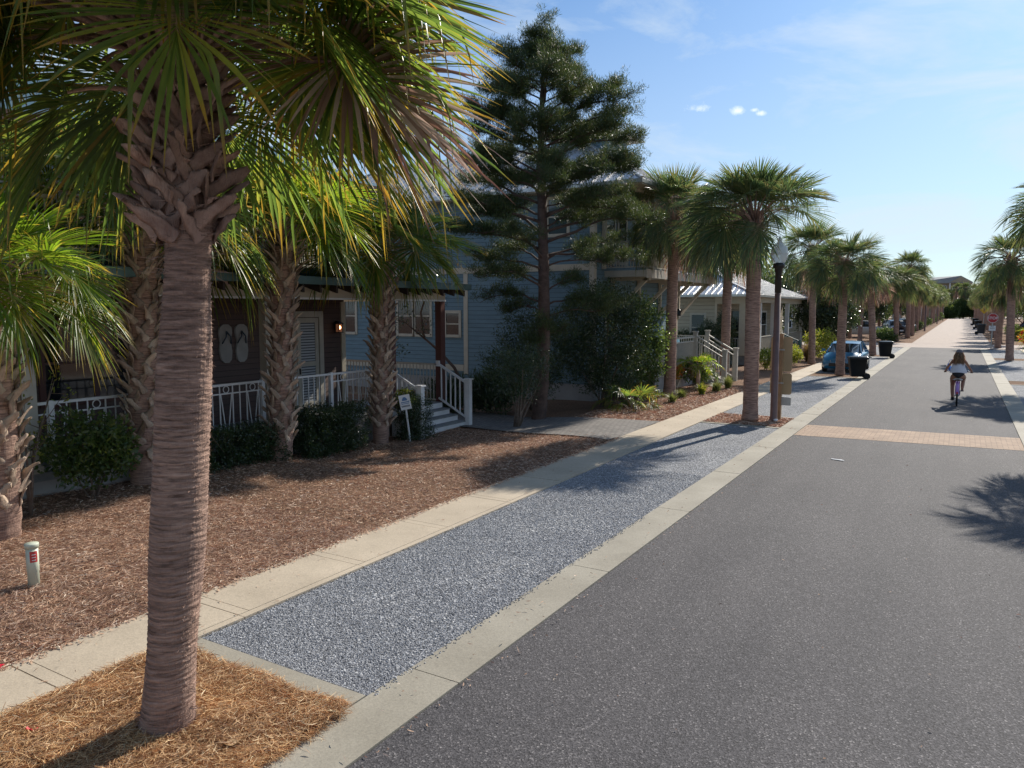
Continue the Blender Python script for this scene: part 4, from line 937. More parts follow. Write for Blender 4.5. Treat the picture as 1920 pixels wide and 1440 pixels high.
# upper balcony opening with french doors
part('balcony_post',lambda g:(g.box(-10.98,-10.86,24.45,24.60,4.42,7.0)),'trim',H2)
part('balcony_post',lambda g:(g.box(-9.66,-9.52,29.2,29.34,4.42,6.95)),'trim',H2)
part('balcony_post',lambda g:(g.box(-9.66,-9.52,32.6,32.74,4.42,6.95)),'trim',H2)
part('balcony_post',lambda g:(g.box(-9.66,-9.52,25.6,25.74,4.42,6.95)),'trim',H2)
part('header',lambda g:(g.box(-10.97,-10.87,24.61,32.8,6.75,7.05),g.box(-9.68,-9.5,24.2,32.9,6.96,7.2)),'trim',H2)
for y0,y1 in ((24.85,25.55),(25.95,26.65),(28.2,29.0),(29.4,30.2),(31.0,31.9)):
    window_x(H2,y0,y1,4.75,6.45,-11,'greytrim',sash=False)
part('balcony_deck',lambda g:(g.box(-10.999,-9.45,24.75,33.3,4.14,4.36),g.box(-9.449,-9.42,24.75,33.3,4.10,4.40)),'greytrim',H2)
def dens(g,x,y0,y1,z0,z1,sp=.1):
    g.box(x-.035,x+.035,y0,y1,z1-.045,z1); g.box(x-.02,x+.02,y0,y1,z0,z0+.04)
    n=int((y1-y0)/sp)
    for k in range(n): y=y0+(y1-y0)*(k+.5)/n; g.box(x-.015,x+.015,y-.015,y+.015,z0+.04,z1-.045)
def densx(g,y,x0,x1,z0,z1,sp=.1):
    g.box(x0,x1,y-.035,y+.035,z1-.045,z1); g.box(x0,x1,y-.02,y+.02,z0,z0+.04)
    n=int((x1-x0)/sp)
    for k in range(n): x=x0+(x1-x0)*(k+.5)/n; g.box(x-.015,x+.015,y-.015,y+.015,z0+.04,z1-.045)
part('balcony_railing',lambda g:(dens(g,-9.52,24.85,33.25,4.46,5.38),densx(g,24.83,-10.95,-9.56,4.46,5.38),densx(g,33.25,-10.95,-9.56,4.46,5.38)),'greytrim',H2)
for y in (25.3,27.9,30.3,32.7):
    part('bracket',lambda g:(g.bar((-10.96,y,2.75),(-9.6,y,4.10),.12,.12),g.box(-10.98,-9.5,y-.06,y+.06,4.02,4.138),g.box(-10.97,-10.86,y-.06,y+.06,2.6,4.02)),'trim',H2)
part('bracket',lambda g:g.bar((-10.97,32.75,2.6),(-10.2,34.2,4.08),.12,.12),'trim',H2)
# porch deck, skirt and stairs
part('porch_deck',lambda g:g.box(-10.999,-9.35,25.6,32.6,.52,.64),'greytrim',H2)
part('porch_skirt',lambda g:(g.box(-9.46,-9.36,25.6,30.2,-.2,.518),g.box(-10.9,-9.47,25.6,25.7,-.2,.518)),'stucco',H2)
part('porch_railing',lambda g:(dens(g,-9.42,25.7,30.2,.68,1.72,.095),g.box(-9.47,-9.37,25.7,30.2,1.84,1.90),densx(g,32.4,-10.9,-9.45,.68,1.86)),'greytrim',H2)
s2=part('steps',lambda g:[g.box(-9.36+.30*k,-9.36+.30*(k+1),30.42,31.88,-.1,.50-.16*(k)) for k in range(3)],'greytrim',H2)
for y in (30.3,32.0):
    r_=part('stair_railing',lambda g:(g.bar((-9.36,y,1.92),(-8.15,y,1.22),.07,.06),g.bar((-9.36,y,1.72),(-8.15,y,1.02),.05,.05),g.bar((-9.36,y,.74),(-8.15,y,.08),.05,.08),[g.bar((-9.36+1.2*u,y,.76-.66*u),(-9.36+1.2*u,y,1.70-.69*u),.035) for u in np.linspace(.08,.92,8)]),'greytrim',H2)
    part('newel_post',lambda g:(g.box(-8.21,-8.05,y-.08,y+.08,-.1,1.33),g.box(-8.24,-8.02,y-.11,y+.11,1.332,1.38)),'greytrim',r_)
    part('newel_post',lambda g:(g.box(-9.44,-9.28,y-.08,y+.08,.5,2.06),g.box(-9.47,-9.25,y-.11,y+.11,2.062,2.11)),'greytrim',r_)
def hip(g,x0,x1,y0,y1,z0,z1,rx0,rx1,ry0,ry1,mi=0,seam=.45,th=.12,rise=None):
    a=[(x0,y0,z0),(x1,y0,z0),(x1,y1,z0),(x0,y1,z0)]; r=[(rx0,ry0,z1),(rx1,ry0,z1),(rx1,ry1,z1),(rx0,ry1,z1)]
    g.hexa([(p[0],p[1],p[2]-th) for p in a]+a,mi); g.hexa([(p[0],p[1],p[2]+.002) for p in a]+r,mi)
    # standing seams on the -y and +x slopes
    n=int((x1-x0)/seam)
    for k in range(1,n):
        x=x0+(x1-x0)*k/n
        if x<rx0: u=(x-x0)/(rx0-x0)
        elif x>rx1: u=(x1-x)/(x1-rx1)
        else: u=1
        g.bar((x,y0,z0+.025),(x,y0+(ry0-y0)*u,z0+(z1-z0)*u+.025),.035,.045,mi)
    n=int((y1-y0)/seam)
    for k in range(1,n):
        y=y0+(y1-y0)*k/n
        u=(y-y0)/(ry0-y0) if y<ry0 else ((y1-y)/(y1-ry1) if y>ry1 else 1)
        g.bar((x1,y,z0+.025),(x1+(rx1-x1)*u,y,z0+(z1-z0)*u+.025),.035,.045,mi)
    for i,(p,q) in enumerate(((a[0],r[0]),(a[1],r[1]))): g.bar((p[0],p[1],p[2]+.03),(q[0],q[1],q[2]+.03),.12,.06,mi)
part('roof',lambda g:hip(g,-26.6,-9.05,23.25,33.5,7.22,9.6,-23,-13.2,27.6,29.4),'roofmetal',H2)
part('soffit',lambda g:g.box(-26.5,-9.1,23.3,33.45,7.06,7.09),'trim',H2)
cu=part('cupola',lambda g:g.box(-14.6,-12.2,27.4,29.6,8.9,9.9),'bluesiding',H2)
part('roof',lambda g:hip(g,-15.0,-11.6,27.0,30.0,9.92,10.6,-13.6,-13.2,28.3,28.7,seam=.5,th=.08),'roofmetal',cu)
lantern('unlit black lantern on the corner board of the blue house by the cottage',-10.94,32.5,2.85,False)
t=thing('porch_chair','pale blue slatted chair on the porch of the blue house','chair',(-10.2,31.6,.64))
part('backrest',lambda g:[g.bar((-10.42,31.35+.1*k,1.05),(-10.55,31.35+.1*k,1.78-.03*abs(k-2)),.02,.085,up=(0,1,0)) for k in range(5)],'bluechair',t)
part('seat',lambda g:[g.box(-10.4+.1*k,-10.32+.1*k,31.28,31.82,1.0,1.03) for k in range(5)],'bluechair',t)
for i in (0,1):
    part('leg',lambda g:(g.box(-9.98,-9.92,31.27+.5*i,31.33+.5*i,.641,1.25),g.box(-10.5,-9.9,31.26+.5*i,31.35+.5*i,1.25,1.28),g.box(-10.5,-10.44,31.27+.5*i,31.33+.5*i,.641,1.25)),'bluechair',t)
# --- house 3: cream cottage with a metal roof
H3=thing('cottage','low cream cottage with ribbed metal hip roof and columned porch','house',(-12,46,0))
part('wall',lambda g:(g.box(-18,-11.6,41,57,.0,3.68),g.box(-11.6,-11.2,42.6,57,.0,3.68)),'creamsiding',H3)
part('corner_board',lambda g:(g.box(-11.62,-11.5,40.97,40.998,.0,3.68)),'trim',H3)
part('porch_floor',lambda g:g.box(-11.59,-9.75,41.05,57,.0,.5),'deck',H3)
part('header',lambda g:(g.box(-11.598,-9.75,40.95,41.13,3.30,3.68),g.box(-9.95,-9.75,41.14,57,3.38,3.68)),'trim',H3)
for i,y in enumerate((41.05,43.6,47.2,51.5,56.6)):
    w_=.27 if i==0 else .12
    part('column',lambda g:(g.box(-9.75-2*w_,-9.752,y-w_+.17,y+w_+.17,.501,3.37 if i else 3.295)),'trim' if i==0 else 'white',H3)
window_y(H3,-11.15,-10.55,.55,2.9,42.6,'greytrim'); 
window_y(H3,-12.9,-12.2,1.3,2.7,41,'greytrim')
window_x(H3,44.3,45.3,.55,2.8,-11.2,'white',name='door'); window_x(H3,46.6,48.0,1.2,2.8,-11.2,'white'); window_x(H3,50.2,51.6,1.2,2.8,-11.2,'white')
part('porch_railing',lambda g:(densx(g,41.1,-11.5,-10.3,.55,1.45,.13),dens(g,-9.85,41.5,46.9,.55,1.45,.13),dens(g,-9.85,49.5,56.4,.55,1.45,.13)),'greytrim',H3)
st=part('steps',lambda g:[g.box(-9.74+.3*k,-9.74+.3*(k+1),47.6,49.2,0,.45-.15*k) for k in range(3)],'teal',H3)
for y in (47.5,49.3): part('stair_railing',lambda g:(g.bar((-9.74,y,1.5),(-8.6,y,1.0),.08,.07),g.bar((-9.74,y,.6),(-8.6,y,.15),.05,.06),[g.bar((-9.74+1.1*u,y,.6-.42*u),(-9.74+1.1*u,y,1.5-.5*u),.04) for u in (.05,.2,.35,.5,.65,.8,.97)],g.box(-8.65,-8.53,y-.06,y+.06,0,1.1)),'teal',H3)
part('roof',lambda g:hip(g,-18.6,-9.35,40.3,57.6,3.80,4.55,-16.7,-11.3,42.4,55.5,seam=.33),'roofmetal',H3)
part('upper_roof',lambda g:hip(g,-16.72,-11.28,42.38,55.52,4.58,5.75,-14.6,-13.6,44.6,53.3,seam=.33,th=.03),'roofmetal',H3)
# --- house beyond the magnolia and houses farther away
def simplehouse(label,x0,x1,y0,y1,h,mat,roofm,face=1,n=3,floors=2,name='house',rh=2.0):
    t=thing(name,label,'house',((x0+x1)/2,(y0+y1)/2,0))
    part('wall',lambda g:g.box(x0,x1,y0,y1,-.2,h),mat,t)
    part('roof',lambda g:hip(g,x0-.6,x1+.6,y0-.6,y1+.6,h+.14,h+.14+rh,(x0+x1)/2-.5,(x0+x1)/2+.5,y0+(x1-x0)*.35,y1-(x1-x0)*.35,seam=.6),roofm,t)
    xf=x1 if face>0 else x0
    for fl in range(floors):
        for k in range(n):
            ya=y0+(y1-y0)*(k+.3)/n; window_x(t,ya,ya+1.0,1.1+fl*3,2.5+fl*3,xf,'white',face=face)
        for k in range(2):
            xa=x0+(x1-x0)*(k+.3)/2; window_y(t,xa,xa+.9,1.1+fl*3,2.5+fl*3,y0,'white')
    return t
simplehouse('white two storey house behind the magnolia and palm trunks',-20,-12.6,60,64.5,3.6,'greytrim','rooffar',n=2,floors=1,rh=1.2)
simplehouse('tan house behind the white pickup across the side street',-22,-13.5,84,94,4.2,'tansiding','rooffar',n=3,floors=1)
simplehouse('grey house on the right behind the parked dark cars',13,21,86,98,4.5,'greytrim','rooffar',face=-1,floors=1)
# far three storey house closing the view
t=thing('beach_house','tall tan house with pale gable roof closing the far end of the street','house',(-4,322,0))
def f(g): g.box(-10.6,1.4,316,334,-.2,12.4)
part('wall',f,'tansiding',t)
part('roof',lambda g:(g.hexa([(-15.5,314,12.4),(2.8,314,12.4),(2.8,336,12.4),(-15.5,336,12.4),(-15.5,314,12.7),(2.8,314,12.7),(2.8,336,12.7),(-15.5,336,12.7)]),
  g.hexa([(-15.5,314,12.71),(2.8,314,12.71),(2.8,336,12.71),(-15.5,336,12.71),(-12.0,318,14.6),(-.9,314.3,15.0),(-.9,336,15.0),(-12.0,332,14.6)])),'rooffar',t)
part('gable',lambda g:g.prism([(-4.2,313.9,12.8),(2.4,313.9,12.8),(-.9,313.9,14.7)],(0,-.2,0)),'tansiding',t)
for x in (-4.2,-1.4,1.5): part('column',lambda g:g.box(x-.2,x+.2,314.2,314.6,6,12.38),'white',t)
part('balcony_railing',lambda g:densx(g,314.3,-4.2,1.5,8.2,9.3,.3),'white',t)
part('balcony_floor',lambda g:g.box(-4.4,1.7,314.2,316,7.9,8.15),'trim',t)
for x in (-9.2,-6.6): window_y(t,x,x+1.3,9.0,11.6,316,'white')
window_y(t,-3.3,-1.9,8.6,11.8,316,'white'); window_y(t,-.9,.6,8.6,11.8,316,'white')
for i in range(9):
    pass
# market umbrellas near the far end, left
for i,(x,y) in enumerate(((-9.6,236),(-8.2,246),(-7.0,262))):
    t=thing('umbrella',f'white market umbrella by the left verge far down the street, {["nearest","middle","farthest"][i]} of three','umbrella',(x,y,0),group='white umbrellas down the street')
    part('pole',lambda g:g.tube([(x,y,0),(x,y,4.8)],.06,8),'white',t); part('canopy',lambda g:g.lathe([(0,5.6),(1.3,5.1),(2.6,4.5),(2.55,4.4),(1.3,5.0),(0,5.5)],8,0,(x,y,0)),'umbrella',t)
# ------------------------------------------------------------------ text
FONT={'S':["01111","10000","10000","01110","00001","00001","11110"],'T':["11111","00100","00100","00100","00100","00100","00100"],'O':["01110","10001","10001","10001","10001","10001","01110"],'P':["11110","10001","10001","11110","10000","10000","10000"]}
def textobj(name,s,size,mat,parent,loc,rot,ext=.002,align='CENTER'):
    cu=bpy.data.curves.new(name,'FONT'); cu.body=s; cu.size=size; cu.align_x=align; cu.align_y='CENTER'; cu.extrude=ext; cu.offset=size*.012
    tmp=bpy.data.objects.new(name,cu); col.objects.link(tmp); dg=bpy.context.evaluated_depsgraph_get(); me=bpy.data.meshes.new_from_object(tmp.evaluated_get(dg)); bpy.data.objects.remove(tmp)
    me.materials.clear(); me.materials.append(M[mat]); o=bpy.data.objects.new(name,me); col.objects.link(o); o.parent=parent; o.location=loc; o.rotation_euler=rot; return o
# ------------------------------------------------------------------ street furniture
def lamp(label,loc,globe='globe',post='postbrown',s=1,group=None):
    t=thing('street_lamp',label,'street lamp',loc,group=group); x,y,z=loc
    part('post',lambda g:g.lathe([(0,0),(.115,0),(.115,.06),(.095,.12),(.078,3.42),(0,3.43)],20,0,(x,y,z)),post,t)
    part('collar',lambda g:g.lathe([(0,3.425),(.083,3.43),(.085,3.95),(.10,4.0),(.10,4.06),(.15,4.10),(.155,4.2),(.10,4.22),(0,4.22)],20,0,(x,y,z)),'black',t)
    part('globe',lambda g:(g.lathe([(.12,4.21),(.155,4.24),(.19,4.34),(.215,4.48),(.20,4.60),(.15,4.68),(.085,4.71)],28,0,(x,y,z))),globe,t)
    part('globe_band',lambda g:g.lathe([(.207,4.445),(.222,4.455),(.222,4.475),(.207,4.485)],28,0,(x,y,z)),globe,t)
    part('finial',lambda g:g.lathe([(.088,4.70),(.09,4.73),(.05,4.77),(.065,4.81),(.03,4.86),(.012,4.93),(0,4.94)],16,0,(x,y,z)),globe,t)
    return t
L0=lamp('brown street lamp with clear ribbed globe in the mulch bed beside a palm',(-4.20,20.68,0))
for i,(x,y) in enumerate(((-4.3,118),(-4.3,178),(-4.3,232))):
    dup(L0,(x,y,0),0,f'street lamp with bright globe in the left palm row, {["nearest","middle","farthest"][i]} of the far lamps','lamps far down the street',(1.1,1.1,1.1))
t=thing('sign_post','timber post beside the lamp carrying two tan sign backs and a small white box','sign post',(-4.13,21.0,0)); x,y=-4.13,21.0
part('post',lambda g:g.box(x-.055,x+.055,y-.055,y+.055,-.05,2.35),'woodpost',t)
def roundrect(g,cx,z0,z1,w,yy,th=.012,r=.06,mi=0):
    pts=[]
    for (a0,sx,sz) in ((0,1,1),(90,-1,1),(180,-1,-1),(270,1,-1)):
        for q in range(0,91,30):
            a=R(a0+q); pts.append((cx+sx*(w/2-r)+r*math.cos(a),yy,(z1-r if sz>0 else z0+r)+r*math.sin(a)))
    c=np.array(pts).mean(0); P=np.array(pts); n=len(P)
    g.grid(np.array([np.repeat(c[None],n,0),P,P+[0,th,0],np.repeat(c[None]+[0,th,0],n,0)]),mi,closed=True,smooth=False)
part('sign_panel',lambda g:roundrect(g,x+.0,1.33,2.26,.56,y+.06),'tansign',t)
part('sign_panel',lambda g:roundrect(g,x+.01,.70,1.28,.56,y+.06),'tansign',t)
part('bracket',lambda g:(g.box(x-.10,x+.10,y-.075,y-.056,1.9,1.94),g.box(x-.10,x+.10,y-.075,y-.056,1.0,1.04)),'galv',t)
part('small_box',lambda g:g.box(x+.06,x+.30,y-.05,y+.02,.42,.64),'galv',t)
tag(part('uplight',lambda g:g.lathe([(0,0),(.05,0),(.055,.05),(.03,.06),(0,.055)],12,0,(-4.12,20.55,.03)),'signwhite',None),'tiny white ground light at the foot of the brown lamp post','light')
def yardsign():
    t=thing('yard_sign','small white yard sign with blue emblem on a leaning white stake','sign',(-11.58,14.4,-.25)); b=np.array([-11.58,14.4,-.3]); ln=np.array([-.03,-.14,1.0])
    part('stake',lambda g:g.bar(b,b+ln*.92,.035,.03),'signwhite',t)
    c=b+ln*1.03; sx=np.array([.0,1,.10]); sx/=np.linalg.norm(sx); sz=np.array([-.03,-.12,1.]); sz/=np.linalg.norm(sz); nn=np.array([1,.0,.03])
    # board turned to face the street corner
    fx=nrm(RT*1+0*UP+UP*.20); fz=nrm(UP-RT*.2); fn=-AW
    def pl(u,v,o=0): return c+fx*u+fz*v+fn*o
    part('board',lambda g:g.hexa([pl(-.10,-.135),pl(.10,-.135),pl(.10,.135),pl(-.10,.135),pl(-.10,-.135,.012),pl(.10,-.135,.012),pl(.10,.135,.012),pl(-.10,.135,.012)]),'signwhite',t)
    def q(g,u0,u1,v0,v1): g.quad(pl(u0,v0,.015),pl(u1,v0,.015),pl(u1,v1,.015),pl(u0,v1,.015))
    part('emblem',lambda g:(q(g,-.045,.045,.03,.05),g.quad(pl(-.05,.05,.015),pl(.05,.05,.015),pl(.02,.095,.015),pl(-.02,.095,.015)),q(g,-.075,.075,-.005,.012),q(g,-.07,.07,-.03,-.018)),'signblue',t)
    part('lettering',lambda g:[q(g,-.075+.022*k,-.061+.022*k,-.085,-.055) for k in range(7)],'signdark',t)
    for ch in t.children:
        if ch.name.split('.')[0] in ('board','emblem','lettering'):
            o_=Vector(c)-t.location
            for v in ch.data.vertices: v.co=o_+(v.co-o_)*1.35
yardsign()
# stop sign on the right
t=thing('stop_sign','red octagonal STOP sign with small plate below on the right corner','road sign',(2.04,67.7,0)); x,y=2.04,67.7
part('post',lambda g:g.box(x-.04,x+.04,y-.03,y+.03,-.05,2.65),'galv',t)
def octg(g,r,yy,th,cz,mi=0):
    P=np.array([(x+r*math.cos(R(22.5+45*k)),yy,cz+r*math.sin(R(22.5+45*k))) for k in range(8)]); c=np.array([x,yy,cz])
    g.grid(np.array([np.repeat(c[None],8,0),P,P+[0,th,0],np.repeat(c[None]+[0,th,0],8,0)]),mi,closed=True,smooth=False)
b_=part('panel',lambda g:octg(g,.37,y-.045,.01,2.33),'signwhite',t)
part('panel',lambda g:octg(g,.345,y-.052,.004,2.33),'signred',t)
textobj('lettering','STOP',.285,'signwhite',t,(0,-.056,2.33),(R(90),0,0))
part('plate',lambda g:g.box(x-.22,x+.22,y-.045,y-.035,1.38,1.76),'signwhite',t)
textobj('lettering','ALL\nWAY',.14,'signdark',t,(0,-.05,1.63),(R(90),0,0))
t=thing('octagonal_sign','grey back of an octagonal sign on a post in the left palm row','road sign',(-5.3,79.5,0)); x,y=-5.3,79.5
part('post',lambda g:g.box(x-.04,x+.04,y-.03,y+.03,-.05,2.5),'galv',t); part('panel',lambda g:octg(g,.38,y-.04,.01,2.3),'galv',t)
t=thing('crossing_sign','yellow diamond crossing sign standing between the far right bins','road sign',(2.75,128,0)); x,y=2.75,128
part('post',lambda g:g.box(x-.05,x+.05,y-.04,y+.04,-.05,3.0),'galv',t)
part('panel',lambda g:g.prism([(x,y-.06,2.35),(x+.55,y-.06,2.9),(x,y-.06,3.45),(x-.55,y-.06,2.9)],(0,.02,0)),'signyellow',t)
part('symbol',lambda g:(g.tube([(x,y-.075,3.12),(x,y-.075,3.2)],.06,8),g.bar((x,y-.075,3.08),(x+.03,y-.075,2.85),.12,.03),g.bar((x+.03,y-.075,2.86),(x+.14,y-.075,2.62),.05,.03),g.bar((x+.03,y-.075,2.86),(x-.10,y-.075,2.64),.05,.03),g.bar((x,y-.075,3.03),(x+.15,y-.075,2.92),.04,.03)),'signdark',t)
# wheeled bins
def bin_(label,loc,rz,body='blackplastic',lid='lidgrey'):
    t=thing('wheeled_bin',label,'bin',loc,group='wheeled bins at the kerb')
    g=G(); 
    rows=[]
    for z,wx,wy in ((.10,.22,.25),(.14,.245,.275),(.85,.30,.36),(.855,.325,.385),(.90,.325,.385)):
        P=[]
        for a0,sx,sy in ((0,1,1),(90,-1,1),(180,-1,-1),(270,1,-1)):
            for q in (0,30,60,90): P.append((sx*(wx-.05)+.05*math.cos(R(a0+q)),sy*(wy-.05)+.05*math.sin(R(a0+q)),z))
        rows.append(P)
    rows=[[(0,0,.10)]*16]+rows+[[(0,0,.90)]*16]; g.grid(np.array(rows),closed=True)
    g.box(-.20,.20,.26,.42,.10,.20); o=g.build('body',body,t,world=False)
    g=G(); rows=[]
    for z,w1,w2 in ((.905,.34,.41),(.935,.34,.41),(.965,.28,.34),(.985,.12,.16)):
        P=[]
        for a0,sx,sy in ((0,1,1),(90,-1,1),(180,-1,-1),(270,1,-1)):
            for q in (0,30,60,90): P.append((sx*(w1-.06)+.06*math.cos(R(a0+q)),sy*(w2-.06)+.06*math.sin(R(a0+q))+.02,z))
        rows.append(P)
    rows=[[(0,0.02,.905)]*16]+rows+[[(0,0.02,.985)]*16]; g.grid(np.array(rows),closed=True); g.build('lid',lid,t,world=False)
    g=G(); g.tube([(-.26,.50,.93),(.26,.50,.93)],.018,8); g.bar((-.22,.38,.93),(-.22,.50,.93),.03); g.bar((.22,.38,.93),(.22,.50,.93),.03); g.build('handle',body,t,world=False)
    for s in (-1,1):
        g=G(); g.lathe([(0,-.03),(.11,-.03),(.13,-.015),(.13,.015),(.11,.03),(0,.03)],18,0,(s*.26,.36,.13),'x'); g.build('wheel','tyre',t,world=False)
    t.rotation_euler=(0,0,rz); return t
b0=bin_('black wheeled bin at the left kerb in front of the blue car',(-3.78,35.5,0),R(-75))
dup(b0,(-3.95,51.4,0),R(-80),'black wheeled bin with shiny lid at the left kerb near the cross street','wheeled bins at the kerb',(1.08,1.08,1.08))
b1=bin_('grey wheeled bin nearest the stop sign on the right side of the paver road',(2.1,106,0),R(80),'greyplastic')
b1.scale=(1.3,1.3,1.3)
dup(b0,(2.2,134,0),R(90),'dark wheeled bin, middle one of the three bins on the right','wheeled bins at the kerb',(1.35,1.35,1.35))
dup(b0,(2.2,165,0),R(100),'dark wheeled bin, farthest of the three bins on the right','wheeled bins at the kerb',(1.35,1.35,1.35))
# ------------------------------------------------------------------ vehicles
def wheel(t,x,y,r=.33,w=.2):
    g=G(); g.lathe([(r*.62,-w/2),(r*.9,-w/2),(r,-w/2+.03),(r,w/2-.03),(r*.9,w/2),(r*.62,w/2)],28,0,(x,y,r),'x'); ty=g.build('wheel','tyre',t,world=False)
    s=1 if x>0 else -1
    g=G(); g.lathe([(0,s*w*.30),(r*.2,s*w*.36),(r*.22,s*w*.22),(r*.63,s*w*.28),(r*.66,s*w*.46),(r*.60,s*w*.48),(r*.58,s*w*.3)],28,0,(x,y,r),'x')
    for k in range(5):
        a=k*2*np.pi/5; g.bar((x+s*w*.33,y,r),(x+s*w*.36,y+r*.6*math.cos(a),r+r*.6*math.sin(a)),.05,.03,up=(1,0,0))
    g.build('rim','rim',ty,world=False)
def loft(g,st,mi=0,closed_ends=True):
    """st: list of (y, [(x,z)...half section from bottom centre outwards to top centre])"""
    rows=[]
    for y,sec in st:
        h=[(x,y,z) for x,z in sec]; rows.append(h+[(-x,y,z) for x,z in sec[::-1]])
    P=np.array(rows,float)
    if closed_ends: P=np.concatenate([np.repeat(P[:1].mean(1,keepdims=True),P.shape[1],1),P,np.repeat(P[-1:].mean(1,keepdims=True),P.shape[1],1)])
    g.grid(P,mi,closed=True)
def car(label,loc,rz,pm,kind='sedan',cat='car',name='parked_car'):
    t=thing(name,label,cat,loc)
    if kind=='sedan': W,B,Z0,belt,roof,Ls=.88,.62,.20,.90,1.43,((-2.15,-2.0,-1.55,-.75,0,1.0,1.6,2.1))
    else: W,B,Z0,belt,roof=.95,.7,.28,1.10,1.78
    # lower body stations: y, half width, bottom, belt height
    if kind=='sedan': ss=[(-2.18,.60,.36,.62),(-2.10,.76,.22,.70),(-1.85,.84,.20,.78),(-1.45,.88,.20,.86),(-.85,.89,.20,.93),(0,.90,.20,.93),(.9,.90,.20,.95),(1.5,.88,.22,.99),(1.95,.82,.26,.97),(2.12,.74,.34,.88)]
    elif kind=='suv': ss=[(-2.4,.70,.42,.80),(-2.3,.86,.30,.95),(-1.9,.93,.28,1.05),(-1.2,.95,.28,1.12),(0,.96,.28,1.12),(1.2,.96,.28,1.12),(2.1,.94,.30,1.12),(2.35,.88,.36,1.05)]
    else: ss=[(-2.85,.80,.45,.85),(-2.75,.92,.36,1.02),(-2.3,.97,.34,1.12),(-1.4,.98,.34,1.16),(0,.98,.34,1.16),(.7,.98,.34,1.16),(1.8,.98,.36,1.14),(2.75,.97,.40,1.14),(2.82,.93,.46,1.10)]
    st=[]
    for y,w,zb,zt in ss:
        h=zt-zb; st.append((y,[(0,zb),(w*.88,zb),(w*.97,zb+h*.12),(w,zb+h*.45),(w*.985,zb+h*.75),(w*.93,zt-.02),(w*.80,zt+.01),(0,zt+.035)]))
    g=G(); loft(g,st); g.build('body',pm,t,world=False)
    if kind=='sedan': gs=[(-1.02,.74,.90,.92),(-.35,.70,.90,1.33),(-.05,.66,.90,1.41),(.5,.66,.92,1.44),(1.0,.65,.92,1.39),(1.35,.66,.93,1.25),(1.75,.70,.95,.99)]
    elif kind=='suv': gs=[(-1.15,.82,1.08,1.12),(-.5,.78,1.08,1.62),(-.2,.76,1.08,1.74),(.8,.76,1.08,1.78),(1.9,.75,1.08,1.74),(2.2,.78,1.08,1.45),(2.3,.8,1.08,1.12)]
    else: gs=[(-1.35,.84,1.12,1.16),(-.75,.80,1.12,1.66),(-.45,.78,1.12,1.78),(.2,.78,1.12,1.80),(.62,.78,1.12,1.76),(.78,.82,1.12,1.18)]
    g=G(); st=[]
    for y,w,zb,zt in gs:
        st.append((y,[(0,zb),(w*1.06,zb),(w*1.05,zb+(zt-zb)*.2),(w*.93,zb+(zt-zb)*.9),(w*.84,zt-.005),(0,zt+.012)]))
    loft(g,st); gl=g.build('windows','glass',t,world=False)
    # painted roof and pillars a little proud of the glass
    g=G(); up=[s for s in gs if s[3]>=(1.3 if kind=='sedan' else 1.6)]
    g.grid(np.array([[(x*w,y,zt+.018-.035*abs(x)**3) for x in (-.93,-.75,-.4,0,.4,.75,.93)] for y,w,zb,zt in up]))
    def pil(i,j,x=1.0):
        for s in (-1,1):
            y0,w0,zb0,zt0=gs[i]; y1,w1,zb1,zt1=gs[j]
            g.bar((s*w0*1.04,y0,zt0+.0 if zt0-zb0<.3 else zb0+.01),(s*w1*.90,y1,zt1+.0),.06,.06)
    pil(0,1)
    for s in (-1,1):
        a=gs[-1]; b=up[-1]; g.bar((s*a[1]*1.02,a[0],a[3]+.0),(s*b[1]*.9,b[0],b[3]),.08,.07)
        for ym in ((.18,1.0) if kind=='sedan' else ((.1,1.1) if kind=='suv' else (-.1,))):
            zt=np.interp(ym,[q[0] for q in gs],[q[3] for q in gs]); w=np.interp(ym,[q[0] for q in gs],[q[1] for q in gs]); zb=gs[2][2]
            g.bar((s*w*1.06,ym,zb+.02),(s*w*.92,ym,zt-.01),.06,.07)
    g.build('roof',pm,t,world=False)
    f=ss[0][0]
    for s in (-1,1):
        g=G(); zt=ss[1][3]; x0=ss[1][1]; g.hexa([(s*(x0-.34),f+.0,zt-.22),(s*(x0+.02),f+.10,zt-.20),(s*(x0+.06),f+.40,zt-.10),(s*(x0-.30),f+.12,zt-.12),(s*(x0-.34),f-.01,zt-.08),(s*(x0+.0),f+.10,zt-.05),(s*(x0+.03),f+.46,zt+.02),(s*(x0-.30),f+.10,zt-.03)]); g.build('headlight','rim',t,world=False)
        g=G(); mh=gs[0][3]+.05; g.hexa([(s*(W+.0),-.80,mh),(s*(W+.18),-.78,mh),(s*(W+.18),-.70,mh),(s*(W+.0),-.70,mh),(s*(W+.02),-.80,mh+.12),(s*(W+.16),-.78,mh+.12),(s*(W+.16),-.70,mh+.12),(s*(W+.02),-.70,mh+.12)]); g.build('mirror',pm,t,world=False)
        r=ss[-1][0]; g=G(); zt=ss[-2][3]; g.box(s*(ss[-2][1]-.02),s*(ss[-2][1]-.16),r-.05,r+.015,zt-.25,zt-.08); g.build('tail_light','signred',t,world=False)
    g=G(); g.box(-.50,.50,f-.012,f+.02,ss[1][2]+.10,ss[1][2]+.26); g.build('grille','black',t,world=False)
    g=G(); g.box(-.20,.20,f-.024,f-.013,ss[1][2]+.22,ss[1][2]+.36); g.build('licence_plate','signwhite',t,world=False)
    wy={'sedan':(-1.32,1.30),'suv':(-1.45,1.42),'pickup':(-1.85,1.75)}[kind]
    for yy_ in wy:
        for s in (-1,1): wheel(t,s*(W-.09),yy_,.33 if kind=='sedan' else .39)
    if kind=='pickup':
        g=G(); g.box(-.80,.80,.95,2.74,1.12,1.205); g.build('bed_cover','blackplastic',t,world=False)
    t.rotation_euler=(0,0,rz); return t
